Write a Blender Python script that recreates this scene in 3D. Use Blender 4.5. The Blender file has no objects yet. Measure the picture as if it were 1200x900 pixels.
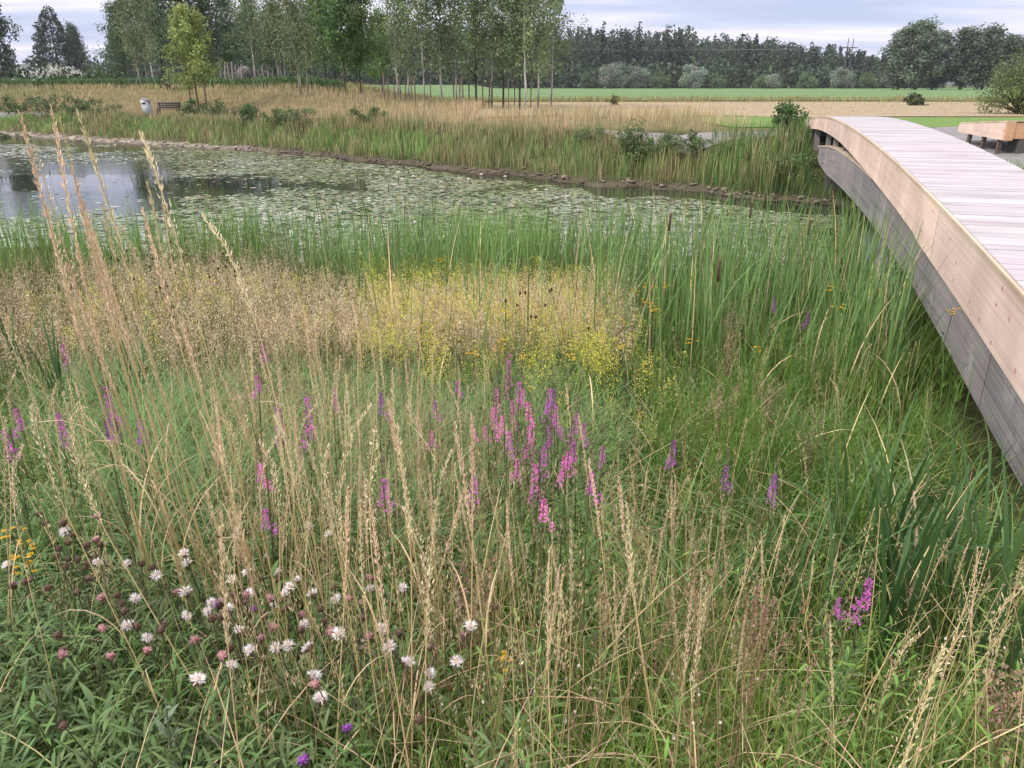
import bpy, math, random
import numpy as np
from mathutils import Vector, Matrix
R = math.radians
rng = np.random.default_rng(7)
random.seed(7)
scn = bpy.context.scene
COL = scn.collection

# ------------------------------------------------------------------ camera
F = 901.0; HOR = 99.0; CZ = 1.6
PITCH = math.atan((450 - HOR) / F)
cd = bpy.data.cameras.new('camera'); cam = bpy.data.objects.new('camera', cd); COL.objects.link(cam)
cam.location = (0, 0, CZ); cam.rotation_euler = (math.pi / 2 - PITCH, 0, 0)
cd.sensor_width = 36; cd.sensor_fit = 'HORIZONTAL'; cd.lens = F / 1200 * 36
cd.clip_start = 0.05; cd.clip_end = 5000
scn.camera = cam
cp, sp = math.cos(PITCH), math.sin(PITCH)
def ray(px, py):
    cx = (px - 600) / F; cy = (450 - py) / F
    return np.array([cx, cp + cy * sp, -sp + cy * cp])
def proj(P):
    x = P[:, 0]; y = P[:, 1]; z = P[:, 2] - CZ
    d = y * cp - z * sp; u = y * sp + z * cp
    d = np.maximum(d, 1e-3)
    return 600 + F * x / d, 450 - F * u / d

# ------------------------------------------------------------------ terrain
WZ = -1.70
def sstep(a, b, x):
    t = np.clip((np.asarray(x, float) - a) / (b - a), 0, 1); return t * t * (3 - 2 * t)
FX = [-300, -60, -40, -25, -17, -10.3, -5, 0, 3, 6.3, 9.1, 11, 14, 16.5, 17.5]
FY = [66, 64, 60, 50, 45, 40.3, 35.4, 30.8, 28, 26, 23.6, 21.5, 17.5, 14, 11]
NX = [-300, -40, -12, -4, 0, 4, 8, 12, 17.5]
NY = [30, 19, 16, 15, 14.2, 12.8, 11.8, 11.2, 11.0]
def wob(x):
    return 0.35 * np.sin(x * 1.3 + 1) + 0.25 * np.sin(x * 2.9 + 2) + 0.15 * np.sin(x * 6.1)
def yF(x): return np.interp(x, FX, FY) + wob(x) * sstep(17, 14, x)
def yN(x): return np.interp(x, NX, NY) + wob(x + 40) * sstep(17, 14, x)
def ground(x, y):
    x = np.asarray(x, float); y = np.asarray(y, float)
    nz = np.interp(y, [-6, .1, 1.2, 2.5, 4, 6, 9, 12, 16], [0, 0, -.36, -.76, -1.08, -1.33, -1.5, -1.59, -1.64])
    k = 1 - .33 * sstep(-.2, -1.6, x) * sstep(7, 3, y)
    nz = nz * k + .04 * np.sin(x * 2.1 + y) * sstep(.5, 2, y)
    f, n = yF(x), yN(x)
    L = sstep(-5, -17, x)
    u = y - f
    fr = -1.64 + 1.5 * sstep(0, 5, u) + .14 * sstep(5, 12, u)
    fr = fr - .28 * sstep(11.5, 14, x) * sstep(36, 28, y)
    fl = -1.64 + 1.2 * sstep(0, 4, u) + 1.75 * sstep(6.5, 17, u)
    fz = fr * (1 - L) + fl * L
    fz = fz + .06 * np.sin(x * .7 + y * .3) * sstep(3, 8, u) * sstep(80, 60, y)
    inside = np.minimum(y - n, f - y)
    wat = -1.66 - .7 * sstep(0, 2.5, inside)
    z = np.where(y < n, np.minimum(nz, 1), np.where(y > f, fz, wat))
    return np.where(f <= n, np.where(y < 11, nz, np.where(y < 13, nz + (-.25 - nz) * sstep(11, 13, y), fr * 0 - .28 * sstep(36, 28, y))), z)
def G(x, y): return float(ground(np.array([x]), np.array([y]))[0])
def at(px, py, h=0.0, lo=.6, hi=400):
    """ground point whose top, h above the ground, is seen at this place of the photograph"""
    r = ray(px, py); n = 900
    t = np.geomspace(lo, hi, n); X = r[0] * t; Y = r[1] * t; Z = CZ + r[2] * t
    d = Z - (ground(X, Y) + h)
    i = np.argmax(d < 0)
    if d[i] >= 0: i = n - 1
    return float(X[i]), float(Y[i])

# ------------------------------------------------------------------ bridge line
BP = np.array([2.2, 0.0]); BD = ray(880, HOR)[:2]; BD = BD / np.linalg.norm(BD); BN = np.array([BD[1], -BD[0]])
def bxy(s, l): return BP[0] + BD[0] * s + BN[0] * l, BP[1] + BD[1] * s + BN[1] * l
def bsl(x, y):
    dx = x - BP[0]; dy = y - BP[1]
    return dx * BD[0] + dy * BD[1], dx * BN[0] + dy * BN[1]

# ------------------------------------------------------------------ materials
def newmat(name):
    m = bpy.data.materials.new(name); m.use_nodes = True
    nt = m.node_tree; nt.nodes.clear()
    return m, nt.nodes, nt.links
def N(nodes, t, **kw):
    n = nodes.new(t)
    for k, v in kw.items():
        if k in n.inputs.keys() if isinstance(k, str) else False: n.inputs[k].default_value = v
        else: setattr(n, k, v)
    return n
def ramp(nodes, stops):
    n = nodes.new('ShaderNodeValToRGB'); e = n.color_ramp.elements
    while len(e) > 1: e.remove(e[-1])
    e[0].position = stops[0][0]; e[0].color = (*stops[0][1], 1)
    for p, c in stops[1:]:
        q = e.new(p); q.color = (*c, 1)
    return n
def plant_mat(name, trans=.35, rough=.55, spec=.3, vary=.25):
    m, n, l = newmat(name)
    out = n.new('ShaderNodeOutputMaterial'); a = N(n, 'ShaderNodeAttribute', attribute_name='Col')
    oi = n.new('ShaderNodeObjectInfo')
    mr = n.new('ShaderNodeMapRange'); mr.inputs[3].default_value = 1 - vary; mr.inputs[4].default_value = 1 + vary
    l.new(oi.outputs['Random'], mr.inputs[0])
    mx = N(n, 'ShaderNodeMix', data_type='RGBA', blend_type='MULTIPLY'); mx.inputs[0].default_value = 1
    l.new(a.outputs['Color'], mx.inputs[6]); l.new(mr.outputs[0], mx.inputs[7])
    p = n.new('ShaderNodeBsdfPrincipled'); p.inputs['Roughness'].default_value = rough; p.inputs['Specular IOR Level'].default_value = spec
    t = n.new('ShaderNodeBsdfTranslucent'); s = n.new('ShaderNodeMixShader'); s.inputs[0].default_value = trans
    l.new(mx.outputs[2], p.inputs['Base Color']); l.new(mx.outputs[2], t.inputs['Color'])
    l.new(p.outputs[0], s.inputs[1]); l.new(t.outputs[0], s.inputs[2]); l.new(s.outputs[0], out.inputs[0])
    return m
M_GRASS = plant_mat('grass_blades', .2); M_LEAF = plant_mat('leaves', .25, .5, .3, .18)
M_DRY = plant_mat('dry_stems', .15, .7, .2, .18); M_PETAL = plant_mat('petals', .35, .6, .2, .15)
M_PAD = plant_mat('lily_pad', .05, .22, .8, .2)
M_BARK = plant_mat('bark_plain', 0, .85, .15, .2)

def noise_mat(name, stops, scale=5, detail=6, rough=.8, bump=.2, bscale=None, coord='Object', stretch=None, spec=.25):
    m, n, l = newmat(name)
    out = n.new('ShaderNodeOutputMaterial'); p = n.new('ShaderNodeBsdfPrincipled')
    p.inputs['Roughness'].default_value = rough; p.inputs['Specular IOR Level'].default_value = spec
    tc = n.new('ShaderNodeTexCoord'); src = tc.outputs[coord]
    if stretch:
        mp = n.new('ShaderNodeMapping'); mp.inputs['Scale'].default_value = stretch; l.new(src, mp.inputs[0]); src = mp.outputs[0]
    t = n.new('ShaderNodeTexNoise'); t.inputs['Scale'].default_value = scale; t.inputs['Detail'].default_value = detail; t.inputs['Roughness'].default_value = .65
    l.new(src, t.inputs[0]); r = ramp(n, stops); l.new(t.outputs[0], r.inputs[0]); l.new(r.outputs[0], p.inputs['Base Color'])
    t2 = n.new('ShaderNodeTexNoise'); t2.inputs['Scale'].default_value = bscale or scale * 4; t2.inputs['Detail'].default_value = 4; l.new(src, t2.inputs[0])
    b = n.new('ShaderNodeBump'); b.inputs['Strength'].default_value = bump; b.inputs['Distance'].default_value = .02
    l.new(t2.outputs[0], b.inputs['Height']); l.new(b.outputs[0], p.inputs['Normal']); l.new(p.outputs[0], out.inputs[0])
    return m

def wood_mat(name, light, dark, knots=True, stain=None, lam=0.0, rough=.7, tint=False, joint=0):
    """timber along UV.x (metres); lam = visible lamella height"""
    m, n, l = newmat(name)
    out = n.new('ShaderNodeOutputMaterial'); p = n.new('ShaderNodeBsdfPrincipled'); p.inputs['Roughness'].default_value = rough
    p.inputs['Specular IOR Level'].default_value = .25
    uv = n.new('ShaderNodeUVMap'); uv.uv_map = 'UVMap'
    mp = n.new('ShaderNodeMapping'); mp.inputs['Scale'].default_value = (.12, 14, 1); l.new(uv.outputs[0], mp.inputs[0])
    g = n.new('ShaderNodeTexNoise'); g.inputs['Scale'].default_value = 2.2; g.inputs['Detail'].default_value = 7; g.inputs['Distortion'].default_value = .6
    l.new(mp.outputs[0], g.inputs[0]); r = ramp(n, [(.25, dark), (.5, light), (.8, tuple(min(1, c * 1.08) for c in light))]); l.new(g.outputs[0], r.inputs[0])
    colr = r.outputs[0]
    bl = n.new('ShaderNodeTexNoise'); bl.inputs['Scale'].default_value = 1.1; bl.inputs['Detail'].default_value = 5; l.new(uv.outputs[0], bl.inputs[0])
    rb = ramp(n, [(.35, (.78, .76, .76)), (.65, (1.1, 1.1, 1.1))]); l.new(bl.outputs[0], rb.inputs[0])
    mx = N(n, 'ShaderNodeMix', data_type='RGBA', blend_type='MULTIPLY'); mx.inputs[0].default_value = .8
    l.new(colr, mx.inputs[6]); l.new(rb.outputs[0], mx.inputs[7]); colr = mx.outputs[2]
    if knots:
        mk = n.new('ShaderNodeMapping'); mk.inputs['Scale'].default_value = (2.4, 3.4, 1); l.new(uv.outputs[0], mk.inputs[0])
        v = n.new('ShaderNodeTexVoronoi'); v.voronoi_dimensions = '2D'; v.inputs['Scale'].default_value = 1.15; v.inputs['Randomness'].default_value = 1; l.new(mk.outputs[0], v.inputs[0])
        rk = ramp(n, [(.05, (1, 1, 1)), (.095, (0, 0, 0))]); l.new(v.outputs['Distance'], rk.inputs[0])
        sc_ = n.new('ShaderNodeSeparateColor'); l.new(v.outputs['Color'], sc_.inputs[0])
        gt = N(n, 'ShaderNodeMath', operation='GREATER_THAN'); gt.inputs[1].default_value = .58; l.new(sc_.outputs[0], gt.inputs[0])
        ml = N(n, 'ShaderNodeMath', operation='MULTIPLY'); l.new(gt.outputs[0], ml.inputs[0]); l.new(rk.outputs[0], ml.inputs[1])
        ml2 = N(n, 'ShaderNodeMath', operation='MULTIPLY'); ml2.inputs[1].default_value = .75; l.new(ml.outputs[0], ml2.inputs[0])
        mm = N(n, 'ShaderNodeMix', data_type='RGBA'); l.new(ml2.outputs[0], mm.inputs[0]); l.new(colr, mm.inputs[6]); mm.inputs[7].default_value = (dark[0] * .75, dark[1] * .5, dark[2] * .42, 1)
        colr = mm.outputs[2]
    if stain:
        st = n.new('ShaderNodeTexNoise'); st.inputs['Scale'].default_value = 1.6; st.inputs['Detail'].default_value = 8; st.inputs['Roughness'].default_value = .7
        ms = n.new('ShaderNodeMapping'); ms.inputs['Scale'].default_value = (1, .7, 1); l.new(uv.outputs[0], ms.inputs[0]); l.new(ms.outputs[0], st.inputs[0])
        rs = ramp(n, [(.55, (0, 0, 0)), (.72, (1, 1, 1))]); l.new(st.outputs[0], rs.inputs[0])
        mm = N(n, 'ShaderNodeMix', data_type='RGBA'); l.new(rs.outputs[0], mm.inputs[0]); l.new(colr, mm.inputs[6]); mm.inputs[7].default_value = (*stain, 1); colr = mm.outputs[2]
    if tint:
        at_ = N(n, 'ShaderNodeAttribute', attribute_name='Col'); mm = N(n, 'ShaderNodeMix', data_type='RGBA', blend_type='MULTIPLY'); mm.inputs[0].default_value = 1
        l.new(colr, mm.inputs[6]); l.new(at_.outputs['Color'], mm.inputs[7]); colr = mm.outputs[2]
    if joint:
        sj = n.new('ShaderNodeSeparateXYZ'); l.new(uv.outputs[0], sj.inputs[0])
        dj = N(n, 'ShaderNodeMath', operation='DIVIDE'); dj.inputs[1].default_value = joint; l.new(sj.outputs[0], dj.inputs[0])
        fj = N(n, 'ShaderNodeMath', operation='FRACT'); l.new(dj.outputs[0], fj.inputs[0])
        rj = ramp(n, [(0, (.25, .22, .2)), (.012 / joint, (.3, .27, .25)), (.02 / joint, (1, 1, 1))]); l.new(fj.outputs[0], rj.inputs[0])
        fl_ = N(n, 'ShaderNodeMath', operation='FLOOR'); l.new(dj.outputs[0], fl_.inputs[0]); wn = n.new('ShaderNodeTexWhiteNoise'); wn.noise_dimensions = '1D'; l.new(fl_.outputs[0], wn.inputs['W'])
        rw = ramp(n, [(0, (.86, .86, .87)), (1, (1.05, 1.03, 1.0))]); l.new(wn.outputs[0], rw.inputs[0])
        for q in (rj, rw):
            mm = N(n, 'ShaderNodeMix', data_type='RGBA', blend_type='MULTIPLY'); mm.inputs[0].default_value = 1; l.new(colr, mm.inputs[6]); l.new(q.outputs[0], mm.inputs[7]); colr = mm.outputs[2]
    bump = n.new('ShaderNodeBump'); bump.inputs['Strength'].default_value = .25; bump.inputs['Distance'].default_value = .01; l.new(g.outputs[0], bump.inputs['Height'])
    if lam:
        w = n.new('ShaderNodeSeparateXYZ'); l.new(uv.outputs[0], w.inputs[0])
        d = N(n, 'ShaderNodeMath', operation='DIVIDE'); d.inputs[1].default_value = lam; l.new(w.outputs[1], d.inputs[0])
        fr = N(n, 'ShaderNodeMath', operation='FRACT'); l.new(d.outputs[0], fr.inputs[0])
        rl = ramp(n, [(0, (.35, .35, .35)), (.1, (1, 1, 1))]); l.new(fr.outputs[0], rl.inputs[0])
        mm = N(n, 'ShaderNodeMix', data_type='RGBA', blend_type='MULTIPLY'); mm.inputs[0].default_value = .75; l.new(colr, mm.inputs[6]); l.new(rl.outputs[0], mm.inputs[7]); colr = mm.outputs[2]
    l.new(bump.outputs[0], p.inputs['Normal']); l.new(colr, p.inputs['Base Color']); l.new(p.outputs[0], out.inputs[0])
    return m

# ------------------------------------------------------------------ mesh helpers
class Acc:
    def __init__(s): s.V = []; s.F = {}; s.C = []; s.n = 0
    def add(s, V, Fs, C):
        V = np.asarray(V, float).reshape(-1, 3)
        C = np.asarray(C, float)
        if C.ndim == 1: C = np.tile(C, (len(V), 1))
        Fs = np.asarray(Fs, int)
        s.V.append(V); s.C.append(C); s.F.setdefault(Fs.shape[1], []).append(Fs + s.n); s.n += len(V)
    def mesh(s, name, mat, smooth=False):
        me = bpy.data.meshes.new(name)
        V = np.concatenate(s.V); C = np.concatenate(s.C)
        me.vertices.add(len(V)); me.vertices.foreach_set('co', V.astype(np.float32).ravel())
        loops = []; starts = []; tot = 0
        for k, L in s.F.items():
            A = np.concatenate(L); loops.append(A.ravel()); starts.append(tot + np.arange(len(A)) * k); tot += A.size
        loops = np.concatenate(loops); starts = np.concatenate(starts)
        me.loops.add(len(loops)); me.loops.foreach_set('vertex_index', loops.astype(np.int32))
        me.polygons.add(len(starts)); me.polygons.foreach_set('loop_start', starts.astype(np.int32))
        a = me.attributes.new('Col', 'FLOAT_COLOR', 'POINT')
        a.data.foreach_set('color', np.concatenate([np.clip(C, 0, 1), np.ones((len(C), 1))], 1).astype(np.float32).ravel())
        me.update(calc_edges=True)
        if smooth: me.polygons.foreach_set('use_smooth', np.ones(len(starts), bool))
        me.materials.append(mat)
        return me
def link(name, me, parent=None):
    o = bpy.data.objects.new(name, me); COL.objects.link(o)
    if parent: o.parent = parent
    return o
def tag(o, label=None, cat=None, group=None, kind=None):
    if label: o['label'] = label
    if cat: o['category'] = cat
    if group: o['group'] = group
    if kind: o['kind'] = kind
    return o
def inst(name, parts, mat4, label, cat, group=None):
    """a thing: an Empty with parts, or one mesh when parts is a mesh"""
    if isinstance(parts, bpy.types.Mesh): o = link(name, parts)
    else:
        o = bpy.data.objects.new(name, None); COL.objects.link(o); o.empty_display_size = .1
        for pn, me in parts: link(pn, me, o)
    o.matrix_world = mat4
    return tag(o, label, cat, group)
def mat_to(base, top, length=1.0, spin=None, thick=None):
    b = Vector(base); t = Vector(top); d = t - b; L = d.length
    q = d.to_track_quat('Z', 'Y').to_matrix().to_4x4()
    s = L / length; k = thick or s
    return Matrix.Translation(b) @ q @ Matrix.Rotation(random.random() * 6.28 if spin is None else spin, 4, 'Z') @ Matrix.Diagonal((k, k, s, 1))
def mat_at(x, y, z=None, s=1.0, rot=None, tilt=0.0):
    z = G(x, y) if z is None else z
    return Matrix.Translation((x, y, z)) @ Matrix.Rotation(random.random() * 6.28 if rot is None else rot, 4, 'Z') @ Matrix.Rotation(tilt, 4, 'X') @ Matrix.Scale(s, 4)

def blades(A, P, h, w, az, p0, p1, cb, ct, seg=3, prof=None, spread=.5):
    """curved strips; returns centre lines (n, seg+1, 3)"""
    P = np.asarray(P, float); n = len(P)
    if n == 0: return np.zeros((0, seg + 1, 3))
    o = np.ones(n); h = h * o; w = w * o; az = az * o; p0 = p0 * o; p1 = p1 * o
    cen = np.zeros((n, seg + 1, 3)); cen[:, 0] = P
    dx, dy = np.cos(az), np.sin(az)
    for k in range(seg):
        a = p0 + (p1 - p0) * ((k + .5) / seg) ** 1.3
        st = h / seg
        cen[:, k + 1] = cen[:, k] + np.stack([np.sin(a) * dx, np.sin(a) * dy, np.cos(a)], 1) * st[:, None]
    fa = az + np.pi / 2 + rng.uniform(-spread, spread, n)
    sd = np.stack([np.cos(fa), np.sin(fa), np.zeros(n)], 1)
    if prof is None: prof = [1 - .93 * (k / seg) ** 2.2 for k in range(seg + 1)]
    prof = np.asarray(prof)
    hw = (w[:, None] * prof[None] * .5)[:, :, None] * sd[:, None, :]
    V = np.stack([cen - hw, cen + hw], 2)                   # n, seg+1, 2, 3
    t = np.linspace(0, 1, seg + 1)[None, :, None]
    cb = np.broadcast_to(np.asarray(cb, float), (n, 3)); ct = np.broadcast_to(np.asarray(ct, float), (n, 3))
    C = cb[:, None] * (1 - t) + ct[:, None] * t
    C = np.repeat(C[:, :, None, :], 2, 2)
    b = (np.arange(n) * (seg + 1) * 2)[:, None] + (np.arange(seg) * 2)[None]
    Fq = np.stack([b, b + 1, b + 3, b + 2], 2).reshape(-1, 4)
    A.add(V.reshape(-1, 3), Fq, C.reshape(-1, 3))
    return cen
def unit(v): return v / np.maximum(np.linalg.norm(v, axis=-1, keepdims=True), 1e-9)
def rdir(n, up=0.0, flat=1.0):
    v = rng.normal(size=(n, 3)); v[:, 2] = v[:, 2] * flat + up; return unit(v)
def diamonds(A, P, D, L, W, C):
    """small kite faces from P along D"""
    P = np.asarray(P, float); n = len(P)
    if n == 0: return
    L = (L * np.ones(n))[:, None]; W = (W * np.ones(n))[:, None]
    s = unit(np.cross(D, rdir(n)))
    V = np.stack([P, P + D * L * .45 + s * W * .5, P + D * L, P + D * L * .45 - s * W * .5], 1)
    C = np.broadcast_to(np.asarray(C, float), (n, 3))
    A.add(V.reshape(-1, 3), np.arange(n * 4).reshape(n, 4), np.repeat(C, 4, 0))
def tube(A, pts, rads, col, sides=6, cap=True):
    pts = np.asarray(pts, float); n = len(pts); rads = np.ones(n) * rads
    tang = unit(np.gradient(pts, axis=0)); ref = np.array([0, 0, 1.0]) if abs(tang[:, 2]).mean() < .8 else np.array([1.0, 0, 0])
    a = unit(np.cross(tang, ref)); b = np.cross(tang, a)
    th = np.linspace(0, 2 * np.pi, sides, endpoint=False)
    V = pts[:, None] + rads[:, None, None] * (np.cos(th)[None, :, None] * a[:, None] + np.sin(th)[None, :, None] * b[:, None])
    i = np.arange(n - 1)[:, None] * sides; j = np.arange(sides)[None]; j2 = (j + 1) % sides
    Fq = np.stack([i + j, i + j2, i + sides + j2, i + sides + j], 2).reshape(-1, 4)
    col = np.asarray(col, float)
    if col.ndim == 2: col = np.repeat(col, sides, 0)
    A.add(V.reshape(-1, 3), Fq, col)
    if cap:
        cc = col if col.ndim == 1 else col[-sides:]
        A.add(V[-1], np.arange(sides)[None], cc); A.add(V[0], np.arange(sides)[None, ::-1], cc if col.ndim == 1 else col[:sides])
def box(A, c, size, col=(.5, .5, .5), M=None):
    c = np.asarray(c, float); h = np.asarray(size, float) / 2
    q = np.array([[sx, sy, sz] for sz in (-1, 1) for sy in (-1, 1) for sx in (-1, 1)]) * h + c
    if M is not None: q = np.array([list(M @ Vector(v)) for v in q])
    A.add(q, [[0, 2, 3, 1], [4, 5, 7, 6], [0, 1, 5, 4], [2, 6, 7, 3], [0, 4, 6, 2], [1, 3, 7, 5]], col)
def ellipsoid(A, c, r, col, nu=10, nv=7):
    u = np.linspace(0, 2 * np.pi, nu, endpoint=False); v = np.linspace(0, np.pi, nv)
    V = np.stack([np.outer(np.sin(v), np.cos(u)) * r[0], np.outer(np.sin(v), np.sin(u)) * r[1], np.outer(np.cos(v), np.ones(nu)) * r[2]], 2) + np.asarray(c)
    i = np.arange(nv - 1)[:, None] * nu; j = np.arange(nu)[None]; j2 = (j + 1) % nu
    A.add(V.reshape(-1, 3), np.stack([i + j, i + nu + j, i + nu + j2, i + j2], 2).reshape(-1, 4), col)
def mixc(a, b, t):
    a = np.asarray(a, float); b = np.asarray(b, float); t = np.asarray(t)[..., None]; return a * (1 - t) + b * t
def jit(c, n, s=.18):
    """n colours around c: brightness and hue vary from blade to blade"""
    c = np.broadcast_to(np.asarray(c, float), (n, 3))
    return np.clip(c * (1 + rng.normal(0, s, (n, 1))) * (1 + rng.normal(0, s * .35, (n, 3))), .004, .9)
def pn(x, y, s, ph=0):
    x = np.asarray(x) * s; y = np.asarray(y) * s
    v = np.sin(x * 1.7 + 1.3 * np.sin(y * 1.1 + ph) + ph) + np.sin(y * 1.9 + 1.7 * np.sin(x * .8 + ph * 2) + 2.2) + .6 * np.sin(x * 3.7 - y * 2.9 + ph) + .5 * np.sin(x * 5.3 + y * 6.1 + 3 * ph)
    return np.clip(.5 + v / 5.2, 0, 1)

# palette (surface colours)
GREEN = (.100, .180, .030); BRIGHT = (.175, .315, .040); DARKG = (.050, .095, .024); GLAUC = (.150, .235, .095)
STRAW = (.66, .50, .26); TAN = (.58, .43, .30); BROWN = (.17, .095, .055); REED = (.12, .21, .065); OLIVE = (.13, .15, .045)

# ------------------------------------------------------------------ world, sun
w = bpy.data.worlds.new('World'); scn.world = w; w.use_nodes = True
n = w.node_tree.nodes; l = w.node_tree.links; n.clear()
SUN_EL, SUN_AZ = R(42), R(243)          # azimuth clockwise from +Y
out = n.new('ShaderNodeOutputWorld'); bg = n.new('ShaderNodeBackground'); bg.inputs[1].default_value = .1
sky = n.new('ShaderNodeTexSky'); sky.sky_type = 'NISHITA'; sky.sun_disc = False; sky.sun_elevation = SUN_EL; sky.sun_rotation = SUN_AZ
tc = n.new('ShaderNodeTexCoord'); sx = n.new('ShaderNodeSeparateXYZ'); l.new(tc.outputs['Generated'], sx.inputs[0])
ad = N(n, 'ShaderNodeMath', operation='ADD'); ad.inputs[1].default_value = .10
ab = N(n, 'ShaderNodeMath', operation='ABSOLUTE'); l.new(sx.outputs[2], ab.inputs[0]); l.new(ab.outputs[0], ad.inputs[0])
dv = [N(n, 'ShaderNodeMath', operation='DIVIDE') for _ in (0, 1)]
for i in (0, 1): l.new(sx.outputs[i], dv[i].inputs[0]); l.new(ad.outputs[0], dv[i].inputs[1])
cb_ = n.new('ShaderNodeCombineXYZ'); l.new(dv[0].outputs[0], cb_.inputs[0]); l.new(dv[1].outputs[0], cb_.inputs[1])
mp = n.new('ShaderNodeMapping'); mp.inputs['Scale'].default_value = (.34, 1.15, 1); mp.inputs['Rotation'].default_value = (0, 0, R(-6)); l.new(cb_.outputs[0], mp.inputs[0])
ns = n.new('ShaderNodeTexNoise'); ns.inputs['Scale'].default_value = 1.25; ns.inputs['Detail'].default_value = 7; ns.inputs['Roughness'].default_value = .52; ns.inputs['Distortion'].default_value = .5
l.new(mp.outputs[0], ns.inputs[0])
cr = ramp(n, [(.32, (2.55, 2.9, 4.25)), (.44, (3.25, 3.5, 4.8)), (.54, (4.4, 4.3, 5.35)), (.68, (6.5, 6.0, 6.4))]); l.new(ns.outputs[0], cr.inputs[0])
# overcast: brighter overhead than along the horizon
zr = n.new('ShaderNodeMapRange'); zr.inputs[1].default_value = .12; zr.inputs[2].default_value = .9; zr.inputs[3].default_value = 1.0; zr.inputs[4].default_value = 1.0; zr.inputs[3].default_value = 0; l.new(sx.outputs[2], zr.inputs[0])
zc = ramp(n, [(0, (.3333, .3333, .3333)), (1, (1.0, .93, .76))]); l.new(zr.outputs[0], zc.inputs[0])
z4 = N(n, 'ShaderNodeMix', data_type='RGBA', blend_type='MULTIPLY'); z4.inputs[0].default_value = 1; z4.clamp_result = False; l.new(zc.outputs[0], z4.inputs[6]); z4.inputs[7].default_value = (3, 3, 3, 1)
mz = N(n, 'ShaderNodeMix', data_type='RGBA', blend_type='MULTIPLY'); mz.inputs[0].default_value = 1; mz.clamp_result = False
l.new(cr.outputs[0], mz.inputs[6]); l.new(z4.outputs[2], mz.inputs[7])
mx = N(n, 'ShaderNodeMix', data_type='RGBA'); mx.inputs[0].default_value = .88
l.new(sky.outputs[0], mx.inputs[6]); l.new(mz.outputs[2], mx.inputs[7]); l.new(mx.outputs[2], bg.inputs[0]); l.new(bg.outputs[0], out.inputs[0])
sd = bpy.data.lights.new('sun', 'SUN'); so = bpy.data.objects.new('sun', sd); COL.objects.link(so)
sd.energy = 1.5; sd.angle = R(10); sd.color = (1, .92, .80)
sv = Vector((math.sin(SUN_AZ) * math.cos(SUN_EL), math.cos(SUN_AZ) * math.cos(SUN_EL), math.sin(SUN_EL)))
so.rotation_euler = sv.to_track_quat('Z', 'Y').to_euler()
scn.view_settings.view_transform = 'Standard'; scn.view_settings.look = 'None'; scn.view_settings.gamma = 1
scn.view_settings.use_curve_mapping = False; scn.view_settings.exposure = 1.02
c = scn.cycles
c.max_bounces = 6; c.diffuse_bounces = 3; c.glossy_bounces = 3; c.transmission_bounces = 3; c.transparent_max_bounces = 4; c.volume_bounces = 0
c.caustics_reflective = False; c.caustics_refractive = False

# ------------------------------------------------------------------ ground, water, fields, paths
def grid_mesh(name, X, Y, Z, mat, col=None):
    A = Acc(); r, q = X.shape
    V = np.stack([X, Y, Z], 2).reshape(-1, 3)
    i = np.arange(r - 1)[:, None] * q; j = np.arange(q - 1)[None]
    A.add(V, np.stack([i + j, i + j + 1, i + q + j + 1, i + q + j], 2).reshape(-1, 4), (.1, .1, .1) if col is None else col.reshape(-1, 3))
    return A.mesh(name, mat, True)
def ground_mat():
    m, n, l = newmat('meadow_soil'); out = n.new('ShaderNodeOutputMaterial'); p = n.new('ShaderNodeBsdfPrincipled'); p.inputs['Roughness'].default_value = .95; p.inputs['Specular IOR Level'].default_value = .1
    a = N(n, 'ShaderNodeAttribute', attribute_name='Col'); tc = n.new('ShaderNodeTexCoord')
    t = n.new('ShaderNodeTexNoise'); t.inputs['Scale'].default_value = 1.2; t.inputs['Detail'].default_value = 9; t.inputs['Roughness'].default_value = .7; l.new(tc.outputs['Object'], t.inputs[0])
    r = ramp(n, [(.3, (.55, .55, .5)), (.7, (1.35, 1.3, 1.2))]); l.new(t.outputs[0], r.inputs[0])
    mx = N(n, 'ShaderNodeMix', data_type='RGBA', blend_type='MULTIPLY'); mx.inputs[0].default_value = 1; l.new(a.outputs['Color'], mx.inputs[6]); l.new(r.outputs[0], mx.inputs[7])
    t2 = n.new('ShaderNodeTexNoise'); t2.inputs['Scale'].default_value = 14; t2.inputs['Detail'].default_value = 6; l.new(tc.outputs['Object'], t2.inputs[0])
    b = n.new('ShaderNodeBump'); b.inputs['Strength'].default_value = .7; b.inputs['Distance'].default_value = .06; l.new(t2.outputs[0], b.inputs['Height']); l.new(b.outputs[0], p.inputs['Normal'])
    l.new(mx.outputs[2], p.inputs['Base Color']); l.new(p.outputs[0], out.inputs[0]); return m
th = np.concatenate([np.linspace(-1.05, 1.05, 330), np.linspace(1.12, 2 * np.pi - 1.12, 60), [2 * np.pi - 1.05]])
rr = np.concatenate([np.linspace(.05, 1, 6), np.geomspace(1.15, 80, 300), np.geomspace(84, 2500, 40)])
TH, RR = np.meshgrid(th, rr); X = RR * np.sin(TH); Y = RR * np.cos(TH); Z = ground(X, Y)
Z = np.where(Y < 0, np.maximum(Z, -.02), Z)
colr = np.zeros(X.shape + (3,)); colr[:] = (.045, .05, .022)
far = (Y > yF(X)); dry = sstep(4, 8, Y - yF(X))
colr = np.where(far[..., None], mixc((.06, .07, .03), (.20, .165, .09), dry * .8), colr)
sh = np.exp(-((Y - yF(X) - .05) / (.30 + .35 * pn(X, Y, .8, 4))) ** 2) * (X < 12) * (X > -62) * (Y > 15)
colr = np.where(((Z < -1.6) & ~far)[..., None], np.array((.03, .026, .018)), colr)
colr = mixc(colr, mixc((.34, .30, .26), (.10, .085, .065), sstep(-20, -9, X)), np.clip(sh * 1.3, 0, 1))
colr = np.where((RR > 90)[..., None], np.array((.085, .12, .04)), colr)
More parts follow.
